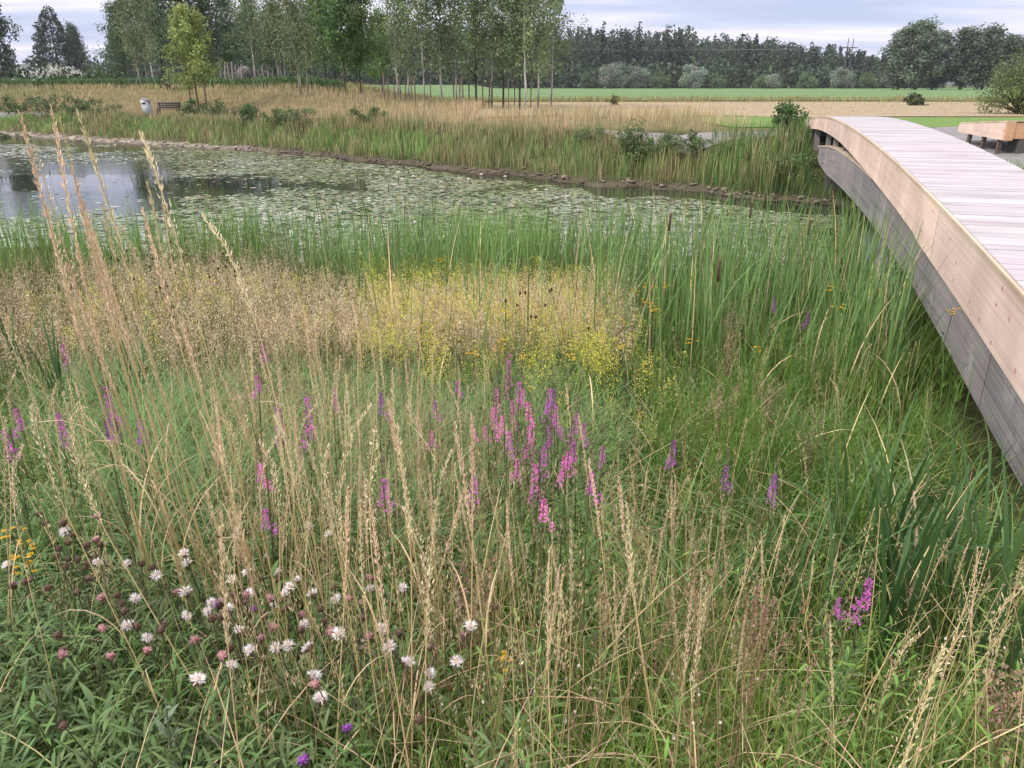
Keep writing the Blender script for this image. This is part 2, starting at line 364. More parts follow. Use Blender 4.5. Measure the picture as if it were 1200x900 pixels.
tag(link('ground', grid_mesh('ground', X, Y, Z, ground_mat(), colr)), 'grassy ground sloping down to the pond and up the far bank', 'ground', kind='structure')

def water_mat():
    m, n, l = newmat('pond_water'); out = n.new('ShaderNodeOutputMaterial'); p = n.new('ShaderNodeBsdfPrincipled')
    p.inputs['Base Color'].default_value = (.022, .026, .018, 1); p.inputs['Roughness'].default_value = .03; p.inputs['IOR'].default_value = 1.45
    tc = n.new('ShaderNodeTexCoord'); mp = n.new('ShaderNodeMapping'); mp.inputs['Scale'].default_value = (1.4, 9, 1); l.new(tc.outputs['Object'], mp.inputs[0])
    t = n.new('ShaderNodeTexNoise'); t.inputs['Scale'].default_value = 1.6; t.inputs['Detail'].default_value = 3; l.new(mp.outputs[0], t.inputs[0])
    # breeze: rippled patches between calm streaks
    mp2 = n.new('ShaderNodeMapping'); mp2.inputs['Scale'].default_value = (.05, .22, 1); l.new(tc.outputs['Object'], mp2.inputs[0])
    t2 = n.new('ShaderNodeTexNoise'); t2.inputs['Scale'].default_value = 1.0; t2.inputs['Detail'].default_value = 2; l.new(mp2.outputs[0], t2.inputs[0])
    rp = n.new('ShaderNodeMapRange'); rp.inputs[1].default_value = .36; rp.inputs[2].default_value = .5; rp.inputs[3].default_value = .04; rp.inputs[4].default_value = 1; l.new(t2.outputs[0], rp.inputs[0])
    b = n.new('ShaderNodeBump'); b.inputs['Distance'].default_value = .004; l.new(rp.outputs[0], b.inputs['Strength']); l.new(t.outputs[0], b.inputs['Height']); l.new(b.outputs[0], p.inputs['Normal'])
    l.new(p.outputs[0], out.inputs[0]); return m
xs = np.concatenate([np.linspace(-120, -40, 30), np.linspace(-39, 17, 200)]); A_ = yN(xs) - .6; B_ = np.maximum(yF(xs) + .6, A_ + .1)
tt = np.linspace(0, 1, 12)[:, None]
XX = np.tile(xs, (12, 1)); YY = A_ * (1 - tt) + B_ * tt
tag(link('pond_water', grid_mesh('pond_water', XX, YY, np.full(XX.shape, WZ), water_mat())), 'still dark pond water reflecting the grey sky', 'pond', kind='structure')

def sheet(name, x0, x1, y0f, y1f, mat, label, cat, up=.03, nx=120, ny=14):
    xs = np.linspace(x0, x1, nx); a = y0f(xs); b = y1f(xs); t = np.linspace(0, 1, ny)[:, None]
    XX = np.tile(xs, (ny, 1)); YY = a * (1 - t) + b * t
    return tag(link(name, grid_mesh(name, XX, YY, ground(XX, YY) + up, mat)), label, cat, kind='structure')
M_HAY = noise_mat('cut_hay', [(.3, (.24, .195, .115)), (.5, (.31, .245, .15)), (.7, (.26, .235, .12))],   .35, 8, .95, .12, 3, stretch=(.35, 2.2, 1))
M_CROP = noise_mat('green_crop', [(.3, (.095, .165, .055)), (.7, (.125, .205, .07))], .3, 8, .9, .5, 2, stretch=(.2, 1, 1))
M_LAWN = noise_mat('mown_grass', [(.3, (.09, .17, .03)), (.7, (.14, .22, .05))], .8, 8, .9, .5, 6)
M_PATH = noise_mat('gravel_path', [(.3, (.16, .155, .15)), (.7, (.25, .24, .235))], 2.5, 10, .95, .3, 40)
M_SHORE = noise_mat('shore_gravel_bed', [(.3, (.16, .13, .10)), (.5, (.30, .26, .22)), (.7, (.42, .38, .34))], 2.2, 10, .9, .5, 20)
sheet('hay_field', -2, 110, lambda x: 43 + 0 * x, lambda x: 78 + 3 * np.sin(x * .05), M_HAY, 'mown tan hay field beyond the bridge', 'field', .03)
sheet('crop_field', -55, 330, lambda x: 80 + 2 * np.sin(x * .06) + np.maximum(0, -x - 10) * .5, lambda x: 345 + 0 * x, M_CROP, 'flat green crop field in front of the wood', 'field', .12, 160, 30)
sheet('mown_lawn', 9, 60, lambda x: 33.4 + 0 * x, lambda x: 41.5 + 0 * x, M_LAWN, 'short green mown grass behind the footbridge', 'lawn', .03)
px_ = [-60, -40, -24, -12, -4, 3, 7, 12, 24]; py_ = [67, 62.5, 55, 46.8, 39, 32.6, 28.6, 28.6, 31.5]
def pw(x): return np.interp(x, [-22, -16, 1, 6, 12], [1.7, .5, .4, 1.2, 3.4])
sheet('gravel_path', -60, -20.5, lambda x: np.interp(x, px_, py_) - .2, lambda x: np.interp(x, px_, py_) + pw(x), M_PATH, 'pale gravel path beneath the bench and the litter bin', 'path', .035, 120, 6)
sheet('gravel_path', 3.0, 24, lambda x: np.interp(x, px_, py_) - .2, lambda x: np.interp(x, px_, py_) + pw(x) * sstep(2.9, 4.5, x), M_PATH, 'grey gravel path meeting the far end of the footbridge', 'path', .035, 140, 6)
sheet('gravel_yard', 11.2, 30, lambda x: np.maximum(13.5, 40 - 2.4 * x), lambda x: 31.4 + 0 * x, M_PATH, 'flat grey gravel yard to the right of the footbridge', 'path', .05, 60, 20)
# far blue ridge
hx = np.linspace(-1300, 1300, 200); A = Acc(); hz = 14 + 16 * pn(hx, 0 * hx, .006, 2) + 14 * sstep(-500, -900, hx)
XX = np.stack([hx, hx, hx]); YY = np.stack([hx * 0 + 1500, hx * 0 + 1620, hx * 0 + 1800]); ZZ = np.stack([hx * 0 - 2, hz, hx * 0 - 2])
M_HILL = noise_mat('wooded_hill', [(.3, (.03, .05, .025)), (.7, (.06, .085, .045))], .02, 8, .95, .3, .1)
tag(link('hills', grid_mesh('hills', XX, YY, ZZ, M_HILL)), 'low wooded hills on the horizon', 'hills', kind='structure')

# ------------------------------------------------------------------ footbridge
def zt(s): s = np.asarray(s, float); return .81 - np.where(s < 20.7, .0029, .0042) * (s - 20.7) ** 2
def th_(s): return np.interp(s, [0, 5, 10, 15, 19, 23, 27, 32.5, 34], [.62, .60, .56, .52, .44, .41, .37, .30, .28]) + .035 * (np.asarray(s) < 9.7)
def gbot(s): return np.interp(s, [1, 3, 5, 6.5, 8, 9.5, 12, 14, 16, 18, 20, 21.6, 23, 24.6, 25.3], [-1.42, -1.28, -1.12, -1.0, -.86, -.74, -.615, -.56, -.54, -.55, -.59, -.63, -.62, -.58, -.5])
def gtop(s): return np.minimum(np.interp(s, [1, 5, 8, 12, 14.7, 16, 18, 20, 21, 23, 25.3], [-.7, -.40, -.15, .02, .08, .115, .13, .115, .09, 0, -.17]), zt(s) - .06)
def sweep(name, s0, s1, la, lb, ztop, zbot, mat, parent=None, ns=90, label=None):
    s = np.linspace(s0, s1, ns); me = bpy.data.meshes.new(name); V = []; uv = []
    for q in s:
        a, b = float(ztop(q)), float(zbot(q))
        for L, z in ((la, b), (lb, b), (lb, a), (la, a)):
            x, y = bxy(q, L); V.append((x, y, z))
    Fc = []
    for i in range(ns - 1):
        for k in range(4):
            k2 = (k + 1) % 4; Fc.append((4 * i + k, 4 * i + k2, 4 * i + 4 + k2, 4 * i + 4 + k))
    Fc += [(3, 2, 1, 0), tuple(4 * (ns - 1) + k for k in range(4))]
    me.from_pydata(V, [], Fc); u = me.uv_layers.new(name='UVMap')
    for p in me.polygons:
        for li in p.loop_indices:
            vi = me.loops[li].vertex_index; q = s[vi // 4]; k = vi % 4
            top = float(ztop(q)); u.data[li].uv = (q + (la * 7), V[vi][2] - top + (lb - la if k in (1, 2) else 0) + 5)
    me.materials.append(mat); me.update(); o = link(name, me, parent)
    if label: o['label'] = label
    return o
BW = 1.42
M_DECK = wood_mat('deck_planks', (.455, .425, .44), (.36, .325, .335), False, tint=True)
M_FASC = wood_mat('larch_board', (.72, .57, .485), (.60, .45, .37), True, joint=4.3)
M_BEAM = wood_mat('weathered_beam', (.27, .255, .26), (.12, .112, .12), False, (.42, .40, .38), .042, .85, joint=3.4)
M_CAP = wood_mat('larch_strip', (.56, .46, .34), (.42, .32, .22), False)
M_CONC = noise_mat('abutment_concrete', [(.3, (.06, .06, .055)), (.7, (.13, .125, .12))], 3, 8, .9, .4)
S0, S1 = 1.6, 33.6
fb = bpy.data.objects.new('footbridge', None); COL.objects.link(fb)
tag(fb, 'arched timber footbridge with pale plank deck over the pond', 'footbridge')
def deck():
    me = bpy.data.meshes.new('deck'); V = []; Fc = []; UV = []
    s = S0; i = 0
    while s < S1:
        wd = .138; j = random.uniform(-.004, .004); e = random.uniform(-.006, .006); q = []
        for ss in (s, s + wd):
            for L in (0.006, BW + .035 + e):
                x, y = bxy(ss, L)
                for dz in (-.045, 0): q.append((x, y, float(zt(ss)) + dz + j * .5))
        b = len(V); V += q
        for f in ((1, 3, 7, 5), (0, 4, 6, 2), (0, 1, 5, 4), (2, 6, 7, 3), (0, 2, 3, 1), (4, 5, 7, 6)):
            Fc.append(tuple(b + k for k in f))
            for k in f: UV.append((q[k][0] * .8 + i * 3.17, (.138 if k > 3 else 0) + i * 1.37))
        s += wd + .011; i += 1
    me.from_pydata(V, [], Fc); u = me.uv_layers.new(name='UVMap')
    ca = me.attributes.new('Col', 'FLOAT_COLOR', 'POINT'); tn = np.clip(np.repeat(rng.normal(.96, .07, (len(V) // 8, 1)) * np.array([[1, 1, 1]]) + rng.normal(0, .012, (len(V) // 8, 3)), 8, 0), .7, 1.1)
    ca.data.foreach_set('color', np.concatenate([tn, np.ones((len(V), 1))], 1).astype(np.float32).ravel())
    for k, t in enumerate(UV): u.data[k].uv = t
    me.materials.append(M_DECK); me.update(); return me
link('deck', deck(), fb)
sweep('side_board', S0, S1, -.02, .03, lambda q: zt(q) - .047, lambda q: zt(q) - th_(q), M_FASC, fb)
sweep('side_board', S0, S1, BW - .03, BW + .02, lambda q: zt(q) - .047, lambda q: zt(q) - th_(q), M_FASC, fb)
sweep('edge_strip', S0, S1, -.03, .002, lambda q: zt(q) - .004, lambda q: zt(q) - .045, M_CAP, fb)
sweep('beam', S0, 25.3, .06, .24, gtop, gbot, M_BEAM, fb, label='grey weathered laminated beam under the left side board')
sweep('beam', S0, 25.3, BW - .24, BW - .06, gtop, gbot, M_BEAM, fb)
sweep('beam_cap', 14.2, 25.4, .045, .255, lambda q: gtop(q) + .04, lambda q: gtop(q) + .002, M_CAP, fb)
for sq in (17.2, 19.4, 21.6, 23.6):
    for L in (.15, BW - .15): sweep('post', sq, sq + .14, L - .06, L + .06, lambda q: zt(q) - .05, lambda q: gtop(q) + .03, M_BEAM, fb, 2)
for sq in (27.5, 30):
    for L in (.15, BW - .15): sweep('post', sq, sq + .16, L - .08, L + .08, lambda q: zt(q) - .05, lambda q: -.7 + 0 * q, M_BEAM, fb, 2)
sweep('abutment', 25.3, 26.8, .4, BW - .4, lambda q: -.8 + 0 * q, lambda q: -2.1 + 0 * q, M_CONC, fb, 2)

# ------------------------------------------------------------------ second timber walkway at the right
wk = bpy.data.objects.new('timber_walkway', None); COL.objects.link(wk)
tag(wk, 'low larch walkway on short legs beside the gravel yard', 'walkway')
def slab(name, a, b, thick, za, zb, mat, parent):
    """upright board from a to b (x, y); za, zb = (bottom, top) at each end"""
    me = bpy.data.meshes.new(name); d = Vector((b[0] - a[0], b[1] - a[1], 0)); L = d.length; nn = Vector((-d.y, d.x, 0)) / L * thick / 2
    V = []
    for p, z in ((a, za), (b, zb)):
        for sg in (-1, 1):
            for k in (0, 1): V.append((p[0] + sg * nn.x, p[1] + sg * nn.y, z[k]))
    Fc = [(0, 1, 5, 4), (2, 6, 7, 3), (1, 3, 7, 5), (0, 4, 6, 2), (0, 2, 3, 1), (4, 5, 7, 6)]
    me.from_pydata(V, [], Fc); u = me.uv_layers.new(name='UVMap')
    for p in me.polygons:
        for li in p.loop_indices:
            v = V[me.loops[li].vertex_index]; u.data[li].uv = (math.hypot(v[0] - a[0], v[1] - a[1]), v[2] + .4)
    me.materials.append(mat); me.update(); return link(name, me, parent)
M_ORANGE = wood_mat('fresh_larch', (.58, .35, .20), (.44, .24, .12), True)
M_DARKW = wood_mat('dark_leg_timber', (.12, .10, .085), (.07, .06, .05), False)
c0 = (14.75, 24.2); c1 = (15.15, 27.4); c2 = (20.5, 24.6); c3 = (20.9, 27.8)
slab('side_board', c1, c0, .06, (.10, .36), (.04, .55), M_FASC, wk)
slab('side_board', (c0[0] + .28, c0[1] + .01), c2, .06, (.08, .53), (.10, .56), M_ORANGE, wk)
slab('corner_post', (c0[0] + .02, c0[1]), (c0[0] + .26, c0[1]), .12, (.03, .56), (.03, .56), M_ORANGE, wk)
me = bpy.data.meshes.new('deck'); V = []; Fc = []
for i in range(40):
    t0, t1 = i / 40, (i + .93) / 40; b = len(V)
    for t in (t0, t1):
        for p, q, za, zb in ((c0, c2, .565, .575), (c1, c3, .375, .385)):
            for dz in (0, .035): V.append((p[0] + (q[0] - p[0]) * t, p[1] + (q[1] - p[1]) * t - (.06 if p is c0 else 0), za + (zb - za) * t + dz))
    Fc += [tuple(b + k for k in f) for f in ((1, 3, 7, 5), (0, 4, 6, 2), (0, 1, 5, 4), (2, 6, 7, 3), (0, 2, 3, 1), (4, 5, 7, 6))]
me.from_pydata(V, [], Fc); u = me.uv_layers.new(name='UVMap')
for p in me.polygons:
    for li in p.loop_indices: v = V[me.loops[li].vertex_index]; u.data[li].uv = (v[1], v[0])
me.materials.append(M_CAP); link('deck', me, wk)
for a in ((14.85, 24.5), (15.0, 25.6), (15.1, 26.6), (17.4, 24.5), (19.6, 24.6)):
    slab('leg', (a[0] - .05, a[1]), (a[0] + .06, a[1]), .1, (G(*a) - .05, .12), (G(*a) - .05, .12), M_DARKW, wk)
slab('footing', (15.25, 24.45), (15.75, 24.45), .5, (G(15.5, 24.4) - .1, .07), (G(15.5, 24.4) - .1, .07), M_CONC, wk)

# ------------------------------------------------------------------ trees
WHITEBARK = (.52, .50, .46)
def leaf_cloud(A, cen, rad, n, size, col, flat=1.0, droop=0.0, sd_=.2):
    """leaves scattered through the volume of each clump"""
    cen = np.asarray(cen, float); k = len(cen); idx = rng.integers(0, k, n)
    d = rng.normal(size=(n, 3)); d = unit(d) * (rng.random((n, 1)) ** .45)
    P = cen[idx] + d * np.asarray(rad)[idx] * np.array([1, 1, flat])
    D = rdir(n); D[:, 2] -= droop; D = unit(D)
    cc = jit(col, k, .16)[idx]
    diamonds(A, P, D, size * rng.uniform(.7, 1.3, n), size * .62 * rng.uniform(.7, 1.3, n), np.clip(cc * (1 + rng.normal(0, sd_, (n, 1))), .005, .9))
def branchy(h, r0, nl, base, spread, up, col, marks=False, lean=0.03, top=.97):
    """tapered trunk and limbs; returns mesh accumulators and limb points"""
    A = Acc(); k = 14; t = np.linspace(0, top, k)
    wx = np.cumsum(rng.normal(0, lean, k)) * h * .06; wy = np.cumsum(rng.normal(0, lean, k)) * h * .06
    T = np.stack([wx - wx[0], wy - wy[0], t * h], 1)
    cc = np.tile(col, (k, 1)) * (1 if not marks else rng.uniform(.75, 1.1, (k, 1)))
    if marks: cc[:2] *= .45
    tube(A, T, r0 * (1 - .92 * t ** .8), cc, 7)
    pts = []
    for i in range(nl):
        f = base + (1 - base) * ((i + .5) / nl) ** .9 * .96; p = np.array([np.interp(f, t, T[:, q]) for q in range(3)])
        az = i * 2.4 + rng.uniform(-.5, .5); ln = spread * h * (1 - ((f - base) / (1 - base)) ** 1.6 * .8) * rng.uniform(.65, 1.2)
        e = np.linspace(0, 1, 5)[:, None]
        d = np.array([math.cos(az), math.sin(az), 0])
        Q = p + d * ln * e + np.array([0, 0, 1]) * (up * ln * e - up * .35 * ln * e ** 2)
        tube(A, Q, r0 * .38 * (1 - f * .7) * (1 - .85 * e[:, 0]), np.asarray(col) * (.3 if marks else .9), 5, False)
        for q in (1, 2, 3, 4): pts.append(Q[q])
    return A, np.array(pts), T
def tree_parts(h, col, leaf, nleaf, bark, base=.28, spread=.24, up=.9, nl=16, crad=.10, flat=1.15, droop=.25, r0=None, marks=False, lean=.03, stems=1):
    AT = Acc(); AC = Acc()
    for s in range(stems):
        off = np.array([rng.uniform(-.35, .35), rng.uniform(-.35, .35), 0]) if stems > 1 else np.zeros(3)
        A, pts, T = branchy(h * (1 if s == 0 else rng.uniform(.75, .95)), r0 or h * .013, nl, base, spread, up, bark, marks, lean)
        for k, L in A.F.items(): pass
        ten = off / max(h * .3, .1)
        off0 = np.array(off)
        for i, v in enumerate(A.V): A.V[i] = v + off0 + ten * v[:, 2:3] * .35
        nn = 0
        for k, L in A.F.items():
            for f in L: AT.F.setdefault(k, []).append(f + AT.n)
        AT.V += A.V; AT.C += A.C; AT.n += A.n
        P = pts + off0 + ten * pts[:, 2:3] * .35
        extra = T[5:] + rng.normal(0, .02 * h, T[5:].shape) + off0 + ten * T[5:, 2:3] * .35
        extra = extra[extra[:, 2] > base * h]
        P = np.concatenate([P, extra, P + rng.normal(0, .03 * h, P.shape)])
        leaf_cloud(AC, P, crad * h * rng.uniform(.45, 1.1, len(P))[:, None], nleaf // stems, leaf, col, flat, droop)
    return [('trunk', AT.mesh('trunk', M_BARK, True)), ('crown', AC.mesh('crown', M_LEAF))]
BIRCH = [tree_parts(10.5, (.18, .25, .112), .17, 4600, WHITEBARK, .17, .17, 1.5, 20, .062, 1.7, .5, .075, True) for _ in range(3)]
DARKT = [tree_parts(9.6, (.13, .185, .085), .18, 4800, (.06, .05, .04), .18, .17, 1.2, 18, .07, 1.5, .3, .085) for _ in range(2)]
LIME = [tree_parts(8.0, (.12, .21, .065), .19, 6500, (.08, .065, .05), .2, .25, .9, 14, .10, 1.1, .2, .075) for _ in range(2)]
AIRY = [tree_parts(8.4, (.17, .215, .10), .16, 4000, (.34, .31, .26), .2, .17, 1.6, 14, .062, 1.9, .6, .05, True, .04, 3)]
BIG = [tree_parts(14.5, (.10, .155, .072), .30, 8000, (.07, .06, .05), .14, .25, .9, 20, .10, 1.2, .25, .2) for _ in range(3)]
WILLOWY = [tree_parts(6.5, (.24, .30, .09), .17, 6500, (.09, .07, .05), .24, .27, .75, 17, .085, 1.5, .9, .07)]
def shrub(h, wd, col, leaf, n, k=26, seed=0):
    AS = Acc(); AC = Acc(); cen = []
    for i in range(k):
        az = rng.uniform(0, 6.28); rr = wd * .42 * rng.random() ** .6; z = h * rng.uniform(.10, .85) * (1 - .35 * (rr / (wd * .5)) ** 2)
        e = np.linspace(0, 1, 4)[:, None]; q = np.array([rr * math.cos(az), rr * math.sin(az), z])
        cen.append(q); tube(AS, e * q * np.array([1, 1, 1]) + (e * (1 - e)) * np.array([0, 0, .2 * h]), .02 * h * (1 - .8 * e[:, 0]) * .6, (.09, .07, .05), 4, False)
    leaf_cloud(AC, cen, (h * .2 * rng.uniform(.7, 1.4, k))[:, None], n, leaf, col, .9, 0)
    return [('stem', AS.mesh('stem', M_BARK)), ('crown', AC.mesh('crown', M_LEAF))]
def conifer(h, wd, col, n=9000, leaf=.42):
    AT = Acc(); AC = Acc(); tube(AT, [(0, 0, 0), (0, 0, h * .5), (0, 0, h)], [.22, .13, .02], (.07, .05, .04), 6)
    z = h * (.08 + .92 * (1 - np.sqrt(1 - rng.random(n)) ) ); z = h * .06 + (h * .94) * (1 - rng.random(n) ** .55)
    tier = np.sin(z / h * 50) * .13; az = rng.uniform(0, 6.28, n); lob = 1 + .22 * np.sin(az * 3 + z * 1.1) + .15 * np.sin(az * 5 - z * 2)
    r = wd * .5 * (1 - z / h) ** .8 * lob * (1 + tier) * (1 - .55 * rng.random(n) ** 2)
    P = np.stack([r * np.cos(az), r * np.sin(az), z - r * .25], 1); D = np.stack([np.cos(az), np.sin(az), -.35 + rng.normal(0, .35, n)], 1)
    diamonds(AC, P, unit(D + rng.normal(0, .3, D.shape)), leaf * rng.uniform(.7, 1.4, n), leaf * .5, jit(col, n, .25))
    return [('trunk', AT.mesh('trunk', M_BARK)), ('crown', AC.mesh('crown', M_LEAF))]
def put_tree(kind, px, Y, s, label, name='birch_tree', cat='tree', group=None, sx=1.0):
    x = (px - 600) / F * Y * (cp + sp * math.tan(PITCH)) ; x = (px - 600) / F * (Y * cp - (0 - CZ) * sp)
    m = mat_at(x, Y, G(x, Y) - .08, s) @ Matrix.Diagonal((sx, sx, 1, 1))
    return inst(name, kind, m, label, cat, group)
GR = 'trees of the grove beyond the pond'
for px, Y, s, kd, lb, nm in [
    (630, 57.5, 1.02, BIRCH[0], 'slim white trunked birch at the right end of the grove', 'birch_tree'),
    (646, 63, .98, BIRCH[1], 'birch with no visible white trunk behind the grove\'s right end', 'birch_tree'),
    (615, 54.5, 1.08, BIRCH[2], 'tall birch with the brightest white trunk, second from the grove\'s right end', 'birch_tree'),
    (609, 56, .95, DARKT[0], 'dark trunked tree touching the brightest white birch trunk', 'alder_tree'),
    (590, 60, 1.06, DARKT[1], 'tall dark trunked tree left of the white birches', 'alder_tree'),
    (576, 66, 1.0, BIRCH[1], 'pale birch behind the tall dark trunked trees', 'birch_tree'),
    (558, 58, 1.05, DARKT[0], 'dark trunked tree with sky gap on its left, middle of the grove', 'alder_tree'),
    (536, 62, 1.02, BIRCH[0], 'birch among the wooden stakes in the middle of the grove', 'birch_tree'),
    (518, 60, 1.08, BIRCH[2], 'white trunked birch standing alone in the middle of the grove', 'birch_tree'),
    (498, 59, 1.04, BIRCH[1], 'tall pale birch just left of the lone white trunk', 'birch_tree'),
    (480, 63, 1.0, BIRCH[0], 'dense birch above the thickest group of wooden stakes', 'birch_tree'),
    (467, 68, 1.0, BIRCH[2], 'birch at the back of the thickest group of stakes', 'birch_tree'),
    (449, 70, .8, LIME[1], 'low round tree under the sky gap left of the birches', 'lime_tree'),
    (424, 63, .98, LIME[0], 'green round crowned tree on the right of the near pair', 'lime_tree'),
    (406, 62, 1.1, LIME[1], 'green round crowned tree on the left of the near pair', 'lime_tree'),
    (385, 72, 1.15, LIME[0], 'dark green tree behind the near pair of round trees', 'lime_tree'),
    (358, 57, .95, AIRY[0], 'thin airy birch of several pale stems nearest the dry bank', 'birch_tree'),
    (332, 70, 1.05, AIRY[0], 'airy multi stemmed birch right of the woven ball', 'birch_tree'),
    (303, 72, .98, BIRCH[1], 'slender birch directly beside the woven ball', 'birch_tree'),
    (174, 74, 1.12, AIRY[0], 'forked white trunked birch standing left of the pale young tree', 'birch_tree'),
    (184, 78, 1.1, BIRCH[2], 'leafy birch behind the forked white trunk', 'birch_tree'),
]: put_tree(kd, px, Y, s, lb, nm, 'tree', GR)
put_tree(WILLOWY[0], 233, 55, 1.0, 'pale yellow green young tree tied between two stakes', 'willow_tree', 'tree')
GB = 'dark trees closing the view behind the grove'
for i, (px, Y, s) in enumerate([(152, 96, .62), (196, 92, .98), (222, 98, .92), (250, 95, .72), (275, 100, .70), (300, 96, .62), (325, 99, .62), (350, 100, .6), (372, 96, .56), (395, 102, .58), (420, 104, .48), (445, 108, .42)]):
    put_tree(BIG[i % 3], px, Y, s, 'dark broad leaved tree in the dense row behind the grove', 'broadleaf_tree', 'tree', GB)
OAK = [tree_parts(14, (.060, .095, .048), .42, 10000, (.07, .06, .05), .03, .25, .9, 26, .115, 1.2, .2, .25) for _ in range(2)]
put_tree(OAK[0], 4, 200, 1.62, 'broad dark tree cut by the left picture edge', 'broadleaf_tree', 'tree', sx=.95)
put_tree(OAK[1], -45, 205, 1.6, 'dark tree past the left picture edge', 'broadleaf_tree', 'tree')
put_tree(OAK[1], 97, 290, 1.35, 'rounded grey green tree leaning on the dark conifer', 'broadleaf_tree', 'tree', sx=.8)
put_tree(conifer(11.2, 9.5, (.038, .062, .036)), 74, 270, 2.15, 'dark pointed conifer left of the birches', 'conifer_tree', 'tree')
# far wood
def forest():
    A = Acc(); n = 640
    for i in range(n):
        px = rng.uniform(150, 1085); Y = rng.uniform(345, 430)
        top = np.interp(px, [150, 660, 740, 800, 850, 900, 960, 1010, 1060], [30, 26, 26, 25.5, 24, 21, 18, 14.5, 12]) * rng.uniform(.78, 1.04)
        x = (px - 600) / F * Y * .96; con = rng.random() < .5
        k = 560
        if con:
            z = top * (1 - rng.random(k) ** .6 * .9); r = (top * .15) * (1 - z / top) ** .95 * (.35 + .65 * rng.random(k)) * (1 + .25 * np.sin(z * 2.2)) + .05; cl = jit((.036, .058, .040), k, .22)
        else:
            u = unit(rng.normal(size=(k, 3))); z = top * (.52 + .42 * u[:, 2] * rng.random(k) ** .3); r = top * .21 * np.sqrt(np.maximum(0, 1 - u[:, 2] ** 2)) * (.6 + .5 * rng.random(k)); cl = jit(np.array((.055, .084, .048)) * rng.uniform(.75, 1.25), k, .2)
        az = rng.uniform(0, 6.28, k)
        P = np.stack([x + r * np.cos(az), Y + r * np.sin(az), z], 1)
        diamonds(A, P, rdir(k, -.3), 1.25, .8, cl)
    # understorey along the edge
    k = 16000; px = rng.uniform(120, 1090, k); Y = rng.uniform(338, 350, k); top = np.interp(px, [150, 850, 1060], [13, 11, 7])
    P = np.stack([(px - 600) / F * Y * .96, Y, rng.random(k) * top * rng.uniform(.5, 1, k)], 1)
    diamonds(A, P, rdir(k), 1.7, 1.2, jit((.055, .088, .045), k, .25))
    return A.mesh('forest', M_LEAF)
tag(link('forest', forest()), 'dark mixed wood along the far side of the fields', 'forest', kind='stuff')
W_A = shrub(9, 9.5, (.25, .30, .22), .55, 5200, 34); W_B = shrub(7.5, 9, (.11, .17, .075), .55, 5000, 30)
for px, Y, s, kd, lb in [(718, 322, 1.2, W_A, 'round silvery willow in front of the dark wood'), (690, 330, .85, W_B, 'green bush left of the round silvery willow'), (745, 330, 1.05, W_A, 'grey willow touching the right of the silvery one'),
    (772, 325, .9, W_B, 'mid green bush between the two grey willows'), (810, 322, 1.1, W_A, 'broad grey willow in the middle of the wood edge'), (838, 322, .8, W_B, 'low dark green bush right of the broad grey willow'),
    (892, 325, .75, W_B, 'dark rounded bush below the middle of the wood'), (905, 322, .7, W_A, 'pale low willow beside the dark rounded bush'), (945, 322, .85, W_B, 'green bush left of the far pylon'), (985, 320, .95, W_A, 'grey green willow under the far pylon'), (1015, 322, .85, W_B, 'last green bush before the tall poplars')]:
    put_tree(kd, px, Y, s, lb, 'willow_bush', 'bush', 'bushes along the wood edge')
POP = [tree_parts(17, (.125, .165, .105), .55, 9500, (.10, .09, .08), .02, .24, 1.1, 26, .105, 1.3, .3, .3) for _ in range(2)]
for px, Y, s, k, lb in [(1052, 252, .98, 0, 'leftmost tall grey green poplar by the field'), (1072, 248, 1.08, 1, 'tallest poplar of the right hand group'), (1092, 256, .94, 0, 'poplar with a rounded top right of the tallest one'), (1125, 250, .98, 1, 'poplar with a narrow tip in the middle of the group'),
    (1150, 252, 1.0, 0, 'tall poplar with a bent tip in the group'), (1172, 256, .88, 1, 'lower broad poplar near the right end of the group'), (1196, 250, .86, 0, 'poplar behind the bush at the right picture edge'), (1225, 252, .9, 1, 'poplar past the right picture edge')]:
    put_tree(POP[k], px, Y, s, lb, 'poplar_tree', 'tree', 'poplars at the end of the wood', 1.55)
